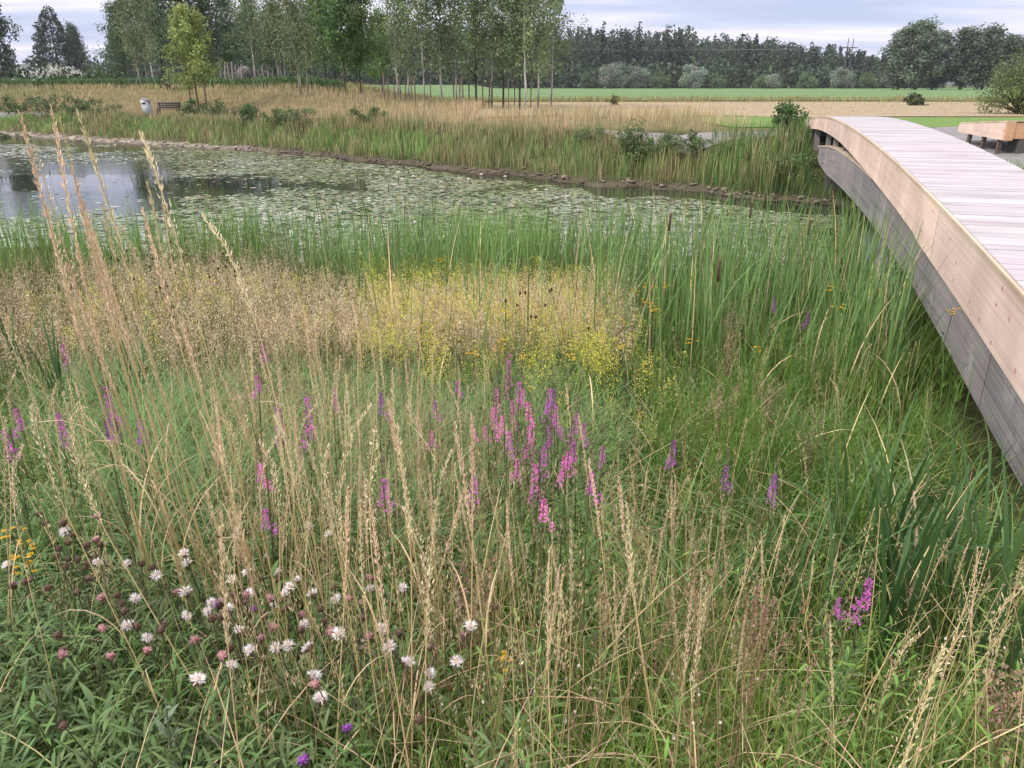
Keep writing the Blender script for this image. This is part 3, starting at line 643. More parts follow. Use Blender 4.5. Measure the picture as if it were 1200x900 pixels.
for px, Y, s, kd, lb, nm in [
    (1196, 47, .5, shrub(8, 9.5, (.13, .175, .06), .22, 9500, 90), 'big rounded green bush cut by the right picture edge', 'bush'),
    (1072, 66, 1, shrub(1.15, 1.9, (.055, .07, .035), .12, 1500, 24), 'small dark bush alone in the hay field', 'bush'),
    (718, 66, 1, shrub(.95, 1.3, (.16, .15, .05), .12, 400, 12), 'small yellowish shrub at the crop field edge', 'bush'),
    (925, 31, 1, shrub(1.45, 1.3, (.08, .145, .04), .14, 900, 16), 'leafy green shrub at the far end of the footbridge', 'bush'),
    (746, 29.3, 1, shrub(1.75, 1.3, (.115, .18, .06), .09, 2600, 22), 'feathery pale green shrub on the far bank', 'bush'),
    (294, 47.5, 1, shrub(1.5, 1.4, (.075, .155, .04), .12, 1100, 16), 'bright green shrub on the dry bank right of the bench', 'bush'),
    (75, 84, 1, shrub(2.4, 5.6, (.06, .11, .04), .22, 2200, 30), 'spreading bush with white flower heads left of the birches', 'bush'),
    (36, 88, 1, shrub(2.0, 5, (.05, .085, .035), .22, 1500, 24), 'low dark bush under the broad tree at the left', 'bush'),
    (118, 86, 1, shrub(2.1, 5.0, (.06, .105, .035), .22, 1700, 26), 'green bush between the flowering bush and the birches', 'bush'),
    (145, 84, 1, shrub(1.7, 4.0, (.055, .11, .035), .2, 1500, 24), 'low bush in front of the forked birch', 'bush'),
    (815, 29, 1, shrub(.9, 1.4, (.09, .14, .05), .09, 900, 14), 'low scrubby shrub by the gravel path', 'bush'),
    (2, 54, 1, shrub(1.3, 3.2, (.08, .11, .045), .13, 1100, 18), 'grey green bush on the bank at the left edge', 'bush'),
]:
    o = put_tree(kd, px, Y, s, lb, nm, 'bush')
    if 'flower heads' in lb:
        A = Acc(); k = 420; P = rng.normal(size=(k, 3)) * np.array([1.5, 1.0, .28]) + np.array([.3, 0, 1.75]); P[:, 2] -= np.abs(P[:, 0]) * .22
        diamonds(A, P, rdir(k, .2), .26, .2, (.62, .62, .56)); link('blossom', A.mesh('blossom', M_PETAL), o)
HB = [shrub(1.0, 2.2, (.10, .165, .055), .085, 1500, 22), shrub(1.0, 2.4, (.13, .185, .07), .075, 1500, 22)]
for i, (px, Y, s, lb) in enumerate([(20, 63, 1.6, 'dark herb clump at the left end of the far bank'), (62, 60, 1.8, 'tall green herb clump on the far bank behind the straw heads'), (98, 58.5, 1.5, 'green herb clump left of the litter bin'), (128, 57, 1.1, 'low herb clump nearest the litter bin'), (238, 53, 1.5, 'herb clump at the foot of the pale young tree'), (262, 51.5, 1.1, 'low herb clump right of the pale young tree'),
    (330, 46, 1.2, 'herb clump on the bank under the airy birch'), (352, 44.5, 1.1, 'second herb clump on the bank under the airy birch'), (432, 41.5, 1.0, 'olive herb clump above the reeds under the round trees'), (690, 31, .7, 'small herb clump left of the feathery shrub'), (782, 29.5, .9, 'herb clump right of the feathery shrub'), (862, 27.4, .8, 'low herb clump before the gravel path'), (905, 26.2, .95, 'herb clump beside the far end of the bridge'), (935, 25.4, 1.0, 'dark herb clump against the bridge abutment')]):
    put_tree(HB[i % 2], px, Y, s, lb, 'bush', 'bush', 'herb clumps of the far bank')
# tree stakes
A = Acc(); tube(A, [(0, 0, -.2), (0, 0, 1), (0, 0, 1.9)], [.045, .045, .04], (.17, .13, .10), 6); STAKE = A.mesh('tree_stake', M_BARK)
for px in (451, 456, 463, 470, 476, 483, 487, 505, 532, 539, 543, 550, 566, 573, 577, 596, 603, 622):
    Y = rng.uniform(56, 64); x = (px - 600) / F * (Y * cp + CZ * sp)
    inst('tree_stake', STAKE, mat_at(x, Y, s=rng.uniform(.9, 1.15), tilt=rng.normal(0, .02)), 'round wooden tree stake among the birch trunks', 'stake', 'stakes of the birch grove')
for px, lb in ((225, 'left support stake of the pale young tree'), (243, 'right support stake of the pale young tree')):
    x = (px - 600) / F * (54.6 * cp + CZ * sp); inst('tree_stake', STAKE, mat_at(x, 54.6, s=1.2), lb, 'stake', 'stakes of the pale young tree')
# leaning posts and woven ball
A = Acc(); tube(A, [(0, 0, -.2), (0, 0, 1.2), (.03, 0, 2.3)], [.12, .11, .10], (.24, .21, .19), 8); POSTM = A.mesh('wooden_post', M_BARK)
for i, px in enumerate((263, 268, 273, 277, 281, 286, 297, 302, 307, 312, 318, 324, 329)):
    Y = rng.uniform(69, 73); x = (px - 600) / F * (Y * cp + CZ * sp)
    inst('wooden_post', POSTM, mat_at(x, Y, s=rng.uniform(.75, 1.1) * (1 if px < 290 else .8), tilt=rng.normal(0, .1)), 'grey weathered post in the ring round the woven ball', 'post', 'ring of posts by the woven ball')
A = Acc(); ellipsoid(A, (0, 0, 0), (.52, .52, .52), (.17, .155, .15), 18, 12)
for i in range(46):
    ax = unit(rng.normal(size=3)); b1 = unit(np.cross(ax, [0.3, .5, .8])); b2 = np.cross(ax, b1); tt_ = np.linspace(0, 6.28, 18)[:, None]
    tube(A, (np.cos(tt_) * b1 + np.sin(tt_) * b2) * .53 + 0 * ax, .018, np.array((.25, .23, .225)) * rng.uniform(.6, 1.2), 4, False)
BALL = A.mesh('ball', M_BARK); A = Acc(); tube(A, [(0, 0, -2.2), (0, 0, -.4)], .07, (.2, .17, .15), 6); PM = A.mesh('pole', M_BARK)
x = (291 - 600) / F * (71 * cp + CZ * sp); inst('woven_ball', [('ball', BALL), ('pole', PM)], mat_at(x, 71, 2.42, 1.2), 'round woven ball on a pole among the posts', 'sculpture')
# bench, litter bin, picnic table
A = Acc()
def bench():
    S = Acc(); B = Acc(); Lg = Acc(); c_ = (.085, .078, .075)
    for i in range(4): box(S, (0, -.2 + i * .13, .45), (1.6, .11, .035), c_)
    for i in range(3): box(B, (0, .27 + i * .03, .56 + i * .13), (1.6, .03, .11), c_)
    for sx in (-.65, .65):
        for yy in (-.2, .2): box(Lg, (sx, yy, .21), (.07, .07, .43), (.05, .05, .05))
        box(Lg, (sx, .3, .62), (.05, .05, .5), (.05, .05, .05))
    return [('seat', S.mesh('seat', M_BARK)), ('backrest', B.mesh('backrest', M_BARK)), ('leg_frame', Lg.mesh('leg_frame', M_BARK))]
def pxy(px, Y): return (px - 600) / F * (Y * cp + CZ * sp)
inst('park_bench', bench(), mat_at(pxy(197, 56.3), 56.3, rot=math.pi * .02), 'dark slatted bench on the gravel path across the pond', 'bench')
bn = Acc(); V = np.array([(-.22, -.2, 0), (.22, -.2, 0), (.22, .2, 0), (-.22, .2, 0), (-.22, -.2, .95), (.22, -.2, .82), (.22, .2, .82), (-.22, .2, .95)]); V[4:, 0] -= .1
bn.add(V, [[0, 3, 2, 1], [4, 5, 6, 7], [0, 1, 5, 4], [1, 2, 6, 5], [2, 3, 7, 6], [3, 0, 4, 7]], (.40, .42, .45))
ld = Acc(); box(ld, (-.1, 0, .91), (.5, .46, .04), (.3, .31, .33), Matrix.Rotation(.27, 4, 'Y') @ Matrix.Translation((-.17, 0, .01))); sl = Acc(); box(sl, (-.13, -.205, .76), (.2, .02, .1), (.02, .02, .02))
inst('litter_bin', [('body', bn.mesh('body', M_BARK)), ('lid', ld.mesh('lid', M_BARK)), ('slot', sl.mesh('slot', M_BARK))], mat_at(pxy(174, 55.2), 55.2, rot=0, s=1.15), 'grey metal litter bin with slanted lid left of the bench', 'litter bin')
T_ = Acc(); box(T_, (0, 0, .74), (1.8, .75, .05), (.09, .075, .065)); Bs = Acc(); box(Bs, (0, -.75, .44), (1.8, .28, .05), (.09, .075, .065)); box(Bs, (0, .75, .44), (1.8, .28, .05), (.09, .075, .065)); Lg = Acc()
for sx in (-.7, .7): box(Lg, (sx, 0, .37), (.08, 1.5, .1), (.06, .05, .045)); box(Lg, (sx, -.3, .36), (.07, .07, .72), (.06, .05, .045)); box(Lg, (sx, .3, .36), (.07, .07, .72), (.06, .05, .045))
inst('picnic_table', [('tabletop', T_.mesh('tabletop', M_BARK)), ('seat_board', Bs.mesh('seat_board', M_BARK)), ('leg_frame', Lg.mesh('leg_frame', M_BARK))], mat_at(pxy(212, 66), 66, rot=.1, s=1.1), 'dark picnic table on the bank behind the pale young tree', 'table')
# pylon with wires
P_ = Acc(); tube(P_, [(-1.7, 0, 0), (-1.4, 0, 19)], [.22, .16], (.10, .09, .085), 6); tube(P_, [(1.7, 0, 0), (1.4, 0, 19)], [.22, .16], (.10, .09, .085), 6); Ar = Acc(); tube(Ar, [(-4.6, 0, 15.6), (4.6, 0, 15.6)], [.16, .16], (.10, .09, .085), 6); tube(Ar, [(-1.6, 0, 12), (1.6, 0, 15.4)], [.08, .08], (.1, .09, .085), 5)
x = pxy(989, 335); inst('power_pylon', [('pole', P_.mesh('pole', M_BARK)), ('crossarm', Ar.mesh('crossarm', M_BARK))], mat_at(x, 335, -.2, rot=.5), 'two legged wooden power pylon above the far wood', 'pylon')
for k, off in enumerate((-4, 0, 4)):
    A = Acc(); e = np.linspace(0, 1, 40)[:, None]; a = np.array([x + off * .87, 335 + off * .48, 15.3]); b = np.array([-60 + off, 300, 15.3])
    Q = a * (1 - e) + b * e; Q[:, 2] -= 12 * (e * (1 - e))[:, 0] * .5; tube(A, Q, .045, (.12, .12, .13), 4, False)
    tag(link('power_line', A.mesh('power_line', M_BARK)), 'thin sagging power line running left from the wooden pylon', 'power line', 'wires of the wooden pylon')

# ------------------------------------------------------------------ meadow cover
def scatter(n, r0, r1, half=.80, pw=.2):
    """points of the near meadow, thinner with distance"""
    u = rng.random(n); e = 1 + pw; r = (r0 ** e + u * (r1 ** e - r0 ** e)) ** (1 / e); a = rng.uniform(-half, half, n)
    return r * np.sin(a), r * np.cos(a)
def near_ok(x, y, tall=0.6, wet=.0):
    s, L = bsl(x, y); under = (L > -.02) & (L < BW + .05) & (s > 0) & (ground(x, y) + tall > gbot(np.clip(s, 1, 25)) - .05)
    under = under | ((L > -.34) & (L < .1) & (s > 3) & (s < 7.6) & (rng.random(len(x)) < .85))
    return (y < yN(x) + wet) & ~under & (y > .45)
def pts3(x, y): return np.stack([x, y, ground(x, y)], 1)
def zone(x, y, h):
    return proj(np.stack([x, y, ground(x, y) + h], 1))
def inbox(px, py, x0, x1, y0, y1, soft=40):
    """1 inside the box, fading over soft"""
    return np.clip(np.minimum(np.minimum(px - x0, x1 - px), np.minimum(py - y0, y1 - py)) / soft + .5, 0, 1)
def pick(wt): return rng.random(len(wt)) < wt
def stuff(name, A, mat, label, cat): return tag(link(name, A.mesh(name, mat)), label, cat, kind='stuff')

# 1. general green grass
A = Acc(); x, y = scatter(80000, .8, 16.5); k = near_ok(x, y, .5, .4) & pick(.3 + .8 * pn(x, y, 2.1, 3)); px, py = zone(x, y, .3); k &= ~pick(.85 * inbox(px, py, 985, 1110, 600, 730, 40) + .6 * inbox(px, py, 700, 790, 560, 660, 40)); x, y = x[k], y[k]; n = len(x)
px, py = zone(x, y, .4)
g = np.clip(1.5 * (.5 * pn(x, y, .55, 1) + .5 * pn(x, y, 2.1, 3)) - .25, 0, 1); d = inbox(px, py, -300, 740, 285, 420, 60) * .7
cbase = mixc((.030, .062, .016), GREEN, g); ctip = mixc(mixc((.055, .11, .026), BRIGHT, np.clip(.55 * g + .6 * pn(x, y, .9, 4), 0, 1)), (.30, .25, .12), np.clip(d + .25 * rng.random(n) ** 3, 0, 1))  # dark clumps and blade bases: shade of the gaps put into the colour
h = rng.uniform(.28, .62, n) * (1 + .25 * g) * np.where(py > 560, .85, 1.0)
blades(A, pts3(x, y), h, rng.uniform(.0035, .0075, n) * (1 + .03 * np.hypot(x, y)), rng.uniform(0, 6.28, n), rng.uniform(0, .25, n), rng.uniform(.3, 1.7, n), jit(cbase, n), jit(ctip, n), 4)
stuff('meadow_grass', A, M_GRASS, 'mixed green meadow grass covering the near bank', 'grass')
# 2. blue green sedge tussocks
A = Acc(); x, y = scatter(2600, 2.2, 9); px, py = zone(x, y, .45); wt = inbox(px, py, 150, 700, 440, 640, 50) + .5 * inbox(px, py, 0, 160, 380, 620, 40) + .10 * inbox(px, py, 620, 1150, 440, 700, 60)
k = pick(wt * .34 * (.35 + pn(x, y, 1.3, 3))) & near_ok(x, y); x, y = x[k], y[k]; m = 70; n = len(x) * m
X_ = np.repeat(x, m) + rng.normal(0, .05, n); Y_ = np.repeat(y, m) + rng.normal(0, .05, n)
blades(A, pts3(X_, Y_), rng.uniform(.5, .95, n), rng.uniform(.005, .008, n), rng.uniform(0, 6.28, n), rng.uniform(.05, .35, n), rng.uniform(1.1, 2.4, n), jit((.05, .085, .028), n), jit((.145, .235, .075), n, .25), 6)  # blade bases coloured dark as painted shade inside the tussocks
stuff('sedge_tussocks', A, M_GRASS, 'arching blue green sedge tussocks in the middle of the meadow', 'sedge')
# 3. airy tan grass
def panicle(A, cen, m, f0, rad, L, W, col, up=1.0):
    n = len(cen); 
    if n == 0: return
    seg = cen.shape[1] - 1; f = f0 + (1 - f0) * rng.random((n, m)); q = f * seg; i = np.minimum(q.astype(int), seg - 1); fr = (q - i)[..., None]
    idx = np.arange(n)[:, None]; P = cen[idx, i] * (1 - fr) + cen[idx, i + 1] * fr
    env = np.sin(np.pi * np.clip((f - f0) / (1 - f0), 0, 1) ** .75) * .9 + .12
    off = rng.normal(size=(n, m, 3)); off[..., 2] *= .3; off = unit(off) * (rad * env * rng.random((n, m)) ** .5)[..., None]
    P = (P + off).reshape(-1, 3); D = unit(unit(off.reshape(-1, 3)) * .7 + np.array([0, 0, up]))
    c_ = np.repeat(jit(col, n, .12), m, 0) * rng.uniform(.75, 1.2, (n * m, 1)); diamonds(A, P, D, L * rng.uniform(.7, 1.3, n * m), W, c_)
A = Acc(); x, y = scatter(46000, 5.0, 13.5, .85, .8); px, py = zone(x, y, .75); wt = np.maximum(inbox(px, py, 270, 735, 322, 385, 30), .5 * inbox(px, py, -200, 330, 300, 400, 30)) * np.clip(.25 + 1.1 * pn(x, y, .8, 2), 0, 1)
k = pick(wt * .62) & near_ok(x, y, .8); x, y = x[k], y[k]; n = len(x)
cen = blades(A, pts3(x, y), rng.uniform(.62, .98, n), .005, rng.uniform(0, 6.28, n), rng.uniform(0, .12, n), rng.uniform(.05, .5, n), jit((.22, .22, .09), n), jit(TAN, n), 4, [1, .9, .8, .7, .5], 3)
panicle(A, cen, 30, .55, .065, .019, .0065, (.80, .64, .42), .6)
stuff('airy_grass', A, M_DRY, 'hazy tan grass with airy seed panicles in front of the reeds', 'grass')
# 4. yellow bedstraw
A = Acc(); x, y = scatter(9000, 5.0, 11.5, .8, .8); px, py = zone(x, y, .7); wt = inbox(px, py, 440, 700, 325, 395, 55) + .08 * inbox(px, py, 560, 780, 370, 460, 40) + .10 * inbox(px, py, 20, 470, 300, 380, 30)
k = pick(wt * 1.0 * np.clip(.35 + pn(x, y, 1.6, 6), 0, 1)) & near_ok(x, y, .7); x, y = x[k], y[k]; n = len(x)
cen = blades(A, pts3(x, y), rng.uniform(.55, .9, n), .006, rng.uniform(0, 6.28, n), 0, rng.uniform(.1, .5, n), jit(GREEN, n), jit((.2, .2, .05), n), 4, [1, .9, .8, .7, .5], 3)
panicle(A, cen, 95, .62, .085, .0125, .008, (.86, .79, .14), .3)
stuff('yellow_bedstraw', A, M_PETAL, 'frothy pale yellow bedstraw beside the tan grass', 'wildflowers')
# 5. reeds along the near shore and bulrush leaves at the right
A = Acc(); x, y = scatter(60000, 8, 18.5, .85, 1.0); px, py = zone(x, y, .8); k = (y > yN(x) - 3.2 + 1.2 * pn(x, y, .7, 5)) & near_ok(x, y, .9, .9) & (px < 790) & pick(np.clip(.12 + 1.0 * pn(x, y, .5, 8) ** 2, 0, 1) * .6)
x, y = x[k], y[k]; n = len(x)
blades(A, np.stack([x, y, np.maximum(ground(x, y), WZ - .2)], 1), rng.uniform(.75, 1.4, n) * (.75 + .5 * pn(x, y, .35, 2)), rng.uniform(.011, .019, n), rng.uniform(0, 6.28, n), rng.uniform(0, .1, n), rng.uniform(.1, .7, n), jit((.13, .19, .05), n), jit((.17, .30, .08), n), 4)
stuff('shore_reeds', A, M_GRASS, 'fresh green reeds along the near edge of the pond', 'reeds')
A = Acc(); x, y = scatter(26000, 5.5, 16, .8, 1.0); px, py = zone(x, y, 1.3); wt = inbox(px, py, 690, 1075, 215, 310, 45) * np.clip(.1 + 1.25 * pn(x, y, 1.1, 7), 0, 1) + .8 * inbox(px, py, 985, 1075, 225, 330, 25) + .75 * inbox(px, py, 330, 740, 225, 310, 30) * pn(x, y, .9, 3) ** 2
k = pick(wt * .46) & near_ok(x, y, 1.6, 3.2); x, y = x[k], y[k]; n = len(x); s_, L_ = bsl(x, y); k = ~((L_ > -.12) & (s_ > 7)); x, y = x[k], y[k]; n = len(x)
dd = rng.random(n) < .05
blades(A, np.stack([x, y, np.maximum(ground(x, y), WZ - .3)], 1), rng.uniform(1.1, 1.9, n), rng.uniform(.013, .021, n), rng.uniform(0, 6.28, n), rng.uniform(0, .1, n), rng.uniform(.1, .75, n) * np.where(rng.random(n) < .1, 2.2, 1), jit(np.where(dd[:, None], TAN, REED), n), jit(np.where(dd[:, None], STRAW, (.135, .225, .07)), n, .22), 6)
stuff('bulrush_leaves', A, M_GRASS, 'tall blue green bulrush leaves beside the footbridge', 'reeds')
A = Acc(); n = 5200; s_ = rng.uniform(6.5, 24, n); L_ = BW + rng.uniform(.2, 3.6, n); x, y = bxy(s_, L_); k = (ground(x, y) < -1.1) & (s_ < 21); x, y, s_ = x[k], y[k], s_[k]; n = len(x)
blades(A, np.stack([x, y, np.maximum(ground(x, y), WZ - .2)], 1), rng.uniform(1.5, 2.1, n) * np.clip(.66 + .02 * s_, 0, 1), rng.uniform(.03, .05, n), rng.uniform(0, 6.28, n), rng.uniform(0, .1, n), rng.uniform(.1, .7, n), jit(REED, n), jit((.12, .2, .07), n), 4)  # added out of view, tall enough to block sky mirrored under the bridge
stuff('reflection_screen_reeds', A, M_GRASS, 'unseen reeds added behind the footbridge to block the sky reflection', 'reeds')
# 6. feathery horsetail
A = Acc(); x, y = scatter(9500, 2.6, 9.5, .75, .6); px, py = zone(x, y, .4)
wt = inbox(px, py, 840, 1190, 400, 620, 60) * np.clip(2.6 * pn(x, y, 2.0, 9) - .75, 0, 1) + .6 * inbox(px, py, 760, 900, 460, 640, 50) * pn(x, y, 1.5, 2) + .3 * inbox(px, py, 560, 760, 390, 470, 30) * pn(x, y, 1.5, 2)
k = pick(wt * .72) & near_ok(x, y, .55) & ~pick(.6 * (bsl(x, y)[1] > -.9) * (bsl(x, y)[0] > 4)); x, y = x[k], y[k]; n = len(x); hh = rng.uniform(.4, .85, n) * (.7 + .6 * pn(x, y, 2.0, 9))
cen = blades(A, pts3(x, y), hh, .005, rng.uniform(0, 6.28, n), 0, rng.uniform(.05, .5, n), jit(DARKG, n), jit(BRIGHT, n), 5, [1, .95, .9, .8, .6, .2], 3)
m = 54; f = np.repeat(np.linspace(.22, .98, 9), 6)[None] * np.ones((n, 1)); q = f * 5; i = np.minimum(q.astype(int), 4); fr = (q - i)[..., None]; P = cen[np.arange(n)[:, None], i] * (1 - fr) + cen[np.arange(n)[:, None], i + 1] * fr
az = rng.uniform(0, 6.28, (n, m)); Lw = (.23 * (1 - .75 * f) * rng.uniform(.7, 1.2, (n, m))).ravel()
blades(A, P.reshape(-1, 3), Lw, .0032, az.ravel(), .75, .35, jit((.085, .17, .028), n * m, .15), jit((.15, .29, .042), n * m, .15), 2, [1, .7, .15], 3)
stuff('horsetail', A, M_GRASS, 'soft feathery green horsetail along the footbridge', 'horsetail')
A = Acc(); x, y = scatter(9000, 2.0, 10.5, .8, .6); px, py = zone(x, y, .6); wt = .55 * inbox(px, py, 760, 1200, 400, 700, 60) * np.clip(1.8 * pn(x, y, 1.7, 15) - .3, 0, 1) + .35 * inbox(px, py, 860, 1100, 330, 440, 40) + .18 * inbox(px, py, 380, 760, 380, 640, 50) + .22 * inbox(px, py, -60, 300, 400, 640, 50)
k = pick(wt * .5) & near_ok(x, y, .7); x, y = x[k], y[k]; n = len(x); dd = rng.random(n) < .10
blades(A, pts3(x, y), rng.uniform(.55, 1.05, n), rng.uniform(.008, .016, n), rng.uniform(0, 6.28, n), rng.uniform(0, .25, n), rng.uniform(.3, 2.2, n), jit(np.where(dd[:, None], TAN, (.045, .09, .028)), n), jit(np.where(dd[:, None], STRAW, (.10, .185, .055)), n, .28), 7)
stuff('broad_grass', A, M_GRASS, 'coarse dark green grass with broad arching blades', 'grass')
# 7. leafy undergrowth (knapweed leaves) at the lower left and leafy stems elsewhere
def leafy(A, x, y, hh, nl, Lf, Wf, col, stem=(.10, .13, .05), lean=.5, seg=4):
    n = len(x); cen = blades(A, pts3(x, y), hh, .006, rng.uniform(0, 6.28, n), rng.uniform(0, .2, n), rng.uniform(.1, lean + .2, n), jit(stem, n), jit(stem, n), 4, [1, .9, .8, .7, .5], 3)
    f = (np.linspace(.15, .98, nl)[None] + rng.uniform(-.03, .03, (n, nl))).clip(.05, 1); q = f * 4; i = np.minimum(q.astype(int), 3); fr = (q - i)[..., None]; P = cen[np.arange(n)[:, None], i] * (1 - fr) + cen[np.arange(n)[:, None], i + 1] * fr
    az = (np.arange(nl) * 2.4)[None] + rng.uniform(0, 6.28, (n, 1)) + rng.uniform(-.4, .4, (n, nl)); cl = np.repeat(jit(col, n, .2), nl, 0)
    blades(A, P.reshape(-1, 3), (Lf * (1.15 - .6 * f) * rng.uniform(.7, 1.25, (n, nl))).ravel(), (Wf * (1.1 - .5 * f) * rng.uniform(.75, 1.2, (n, nl))).ravel(), az.ravel(), rng.uniform(.5, 1.2, n * nl), rng.uniform(1.2, 2.1, n * nl), cl, jit(cl * 1.12, n * nl, .1), seg, [.25, .8, 1, .72, .04] if seg == 4 else None, .35)
A = Acc(); x, y = scatter(12000, .75, 4.5, .85, .3); px, py = zone(x, y, .4); wt = inbox(px, py, -200, 470, 690, 1150, 60) + .35 * inbox(px, py, -100, 300, 560, 720, 50) + .25 * inbox(px, py, 440, 640, 760, 1100, 50)
k = pick(wt * .42) & near_ok(x, y, .4); x, y = x[k], y[k]
leafy(A, x, y, rng.uniform(.3, .56, len(x)), 18, .12, .0145, (.125, .20, .068))
stuff('knapweed_leaves', A, M_LEAF, 'dense dark green knapweed leaves at the lower left', 'undergrowth')
A = Acc(); x, y = scatter(9000, .9, 7.5, .8, .5); px, py = zone(x, y, .45); wt = .9 * inbox(px, py, 550, 740, 500, 660, 40) + .35 * inbox(px, py, 930, 1250, 700, 1100, 60) + .22 * inbox(px, py, 640, 1000, 440, 700, 60) + .2 * inbox(px, py, 0, 200, 380, 560, 50) + .3 * inbox(px, py, 560, 960, 780, 1100, 50)
k = pick(wt * .42) & near_ok(x, y, .5); x, y = x[k], y[k]
leafy(A, x, y, rng.uniform(.35, .65, len(x)), 18, .085, .014, (.13, .22, .045))
stuff('leafy_herbs', A, M_LEAF, 'leafy green herb stems between the grasses', 'undergrowth')
# 8. fine bright grass at the bottom and along the right
A = Acc(); x, y = scatter(30000, .7, 4.8, .85, .3); px, py = zone(x, y, .3); wt = inbox(px, py, 560, 900, 640, 1150, 60) * (.3 + pn(x, y, 2.2, 5)) + .8 * inbox(px, py, 860, 1250, 800, 1150, 60) + .25 * inbox(px, py, 380, 600, 640, 1100, 60)
k = pick(wt * .8) & near_ok(x, y, .4); x, y = x[k], y[k]; n = len(x)
blades(A, pts3(x, y), rng.uniform(.28, .55, n), rng.uniform(.0018, .0032, n), rng.uniform(0, 6.28, n), rng.uniform(0, .3, n), rng.uniform(.4, 1.9, n), jit((.11, .19, .030), n), jit((.20, .33, .045), n, .2), 5)
stuff('fine_grass', A, M_GRASS, 'fine bright green grass at the bottom of the view', 'grass')
# 9. dry straw filling
A = Acc(); x, y = scatter(22000, 1.3, 7.5, .85, .5); px, py = zone(x, y, .8)
wt = inbox(px, py, 250, 600, 420, 760, 70) + .55 * inbox(px, py, 560, 860, 560, 800, 60) +   .22 * inbox(px, py, 0, 280, 330, 640, 60) + .22 * inbox(px, py, 820, 1230, 620, 900, 60) + .16 * inbox(px, py, 600, 1000, 380, 560, 50) + .2 * inbox(px, py, 860, 1060, 330, 430, 30)
k = pick(wt * .40 * np.clip(.3 + pn(x, y, 1.4, 11), 0, 1)) & near_ok(x, y, .9); x, y = x[k], y[k]; n = len(x); gr = rng.random(n)
cen = blades(A, pts3(x, y), rng.uniform(.6, 1.05, n), rng.uniform(.0025, .0042, n), rng.uniform(0, 6.28, n), rng.uniform(0, .12, n), rng.uniform(.05, .5, n), jit(mixc((.14, .17, .05), (.34, .26, .12), gr), n), jit(mixc((.32, .28, .13), STRAW, gr), n), 6, [1, .95, .9, .8, .7, .6, .4], 3)
panicle(A, cen[rng.random(n) < .7], 22, .78, .012, .016, .0042, (.50, .40, .235), 1.6)
# dead, broken straws lying about
x, y = scatter(1500, .9, 6, .8, .4); k = near_ok(x, y, .5); x, y = x[k], y[k]; n = len(x)
P = pts3(x, y); P[:, 2] += rng.uniform(.05, .4, n); blades(A, P, rng.uniform(.25, .7, n), rng.uniform(.002, .005, n), rng.uniform(0, 6.28, n), rng.uniform(.4, 1.2, n), rng.uniform(1.0, 2.0, n), jit(STRAW, n), jit(TAN, n), 4, None, 3)
stuff('dry_grass', A, M_DRY, 'thin dry straw coloured grass mixed through the meadow', 'grass')
# 10. brown wiry seed stems
A = Acc(); x, y = scatter(6500, 1.0, 7.5, .8, .5); px, py = zone(x, y, .65); wt = inbox(px, py, 480, 960, 660, 900, 60) * .8 + .9 * inbox(px, py, 380, 620, 620, 900, 50) + .35 * inbox(px, py, 680, 1000, 400, 600, 50) + .6 * inbox(px, py, 1100, 1250, 760, 950, 40)
k = pick(wt * .30 * np.clip(.2 + pn(x, y, 2, 13), 0, 1)) & near_ok(x, y, .7); x, y = x[k], y[k]; n = len(x)
cen = blades(A, pts3(x, y), rng.uniform(.5, .82, n), .0028, rng.uniform(0, 6.28, n), 0, rng.uniform(.1, .55, n), jit((.15, .09, .045), n), jit((.20, .12, .07), n), 5, [1, .95, .9, .8, .7, .5], 3)
panicle(A, cen, 14, .6, .05, .011, .008, (.20, .125, .085), .8); panicle(A, cen, 2, .7, .05, .01, .009, (.55, .46, .40), .8)
stuff('brown_seed_stems', A, M_DRY, 'wiry brown stems with tiny seed capsules', 'dead stems')

# ------------------------------------------------------------------ far bank cover
def far_pts(n, x0, x1, u0, u1):
    x = rng.uniform(x0, x1, n); return x, yF(x) + rng.uniform(u0, u1, n)
def onpath(x, y, m=.15):
    p = np.interp(x, px_, py_); return ((x < -20.5) | (x > 3)) & (y > p - .2 - m) & (y < p + pw(x) + m)
def frame(x, y, m=140):
    px, py = proj(np.stack([x, y, 0 * x], 1)); return (px > -m) & (px < 1200 + m)
A = Acc(); x, y = far_pts(26000, -48, 10.6, .5, 4.6); s_, L_ = bsl(x, y); u = y - yF(x); k = frame(x, y) & ~onpath(x, y) & ~((L_ > -.2) & (L_ < BW + .2)) & pick(np.clip(.45 + .8 * pn(x, y, .5, 3), 0, 1)); x, y, u = x[k], y[k], u[k]; n = len(x)
hh = rng.uniform(.4, .95, n) * (.2 + .5 * pn(x, y, .55, 1) + .6 * pn(x, y, 1.5, 7)) * np.clip(1.15 - .1 * u, .6, 1.2) * np.where(x < -12, .85, 1) * (1 + .5 * sstep(1, 5, x))
dd = (rng.random(n) < .14 + .12 * (u < 1)); cc = np.where(dd[:, None], (.36, .27, .17), mixc(mixc((.26, .225, .11), (.14, .20, .065), pn(x, y, .9, 3)), (.17, .30, .075), np.clip(1.5 * pn(x, y, .45, 6) - .35, 0, 1) * (u < 3)))
blades(A, pts3(x, y), hh, rng.uniform(.02, .035, n) * (y / 35), rng.uniform(0, 6.28, n), 0, rng.uniform(.1, .7, n), jit(cc, n), jit(cc * 1.1, n), 3)
n = 2600; s_ = rng.uniform(22.6, 30, n); L_ = np.where((s_ < 25) & (rng.random(n) < .35), rng.uniform(-.1, 1.3, n), -rng.random(n) ** 1.3 * 3.2 - .08); x, y = bxy(s_, L_); k = (y > yF(x) + .1); x, y, L_ = x[k], y[k], L_[k]; n = len(x)
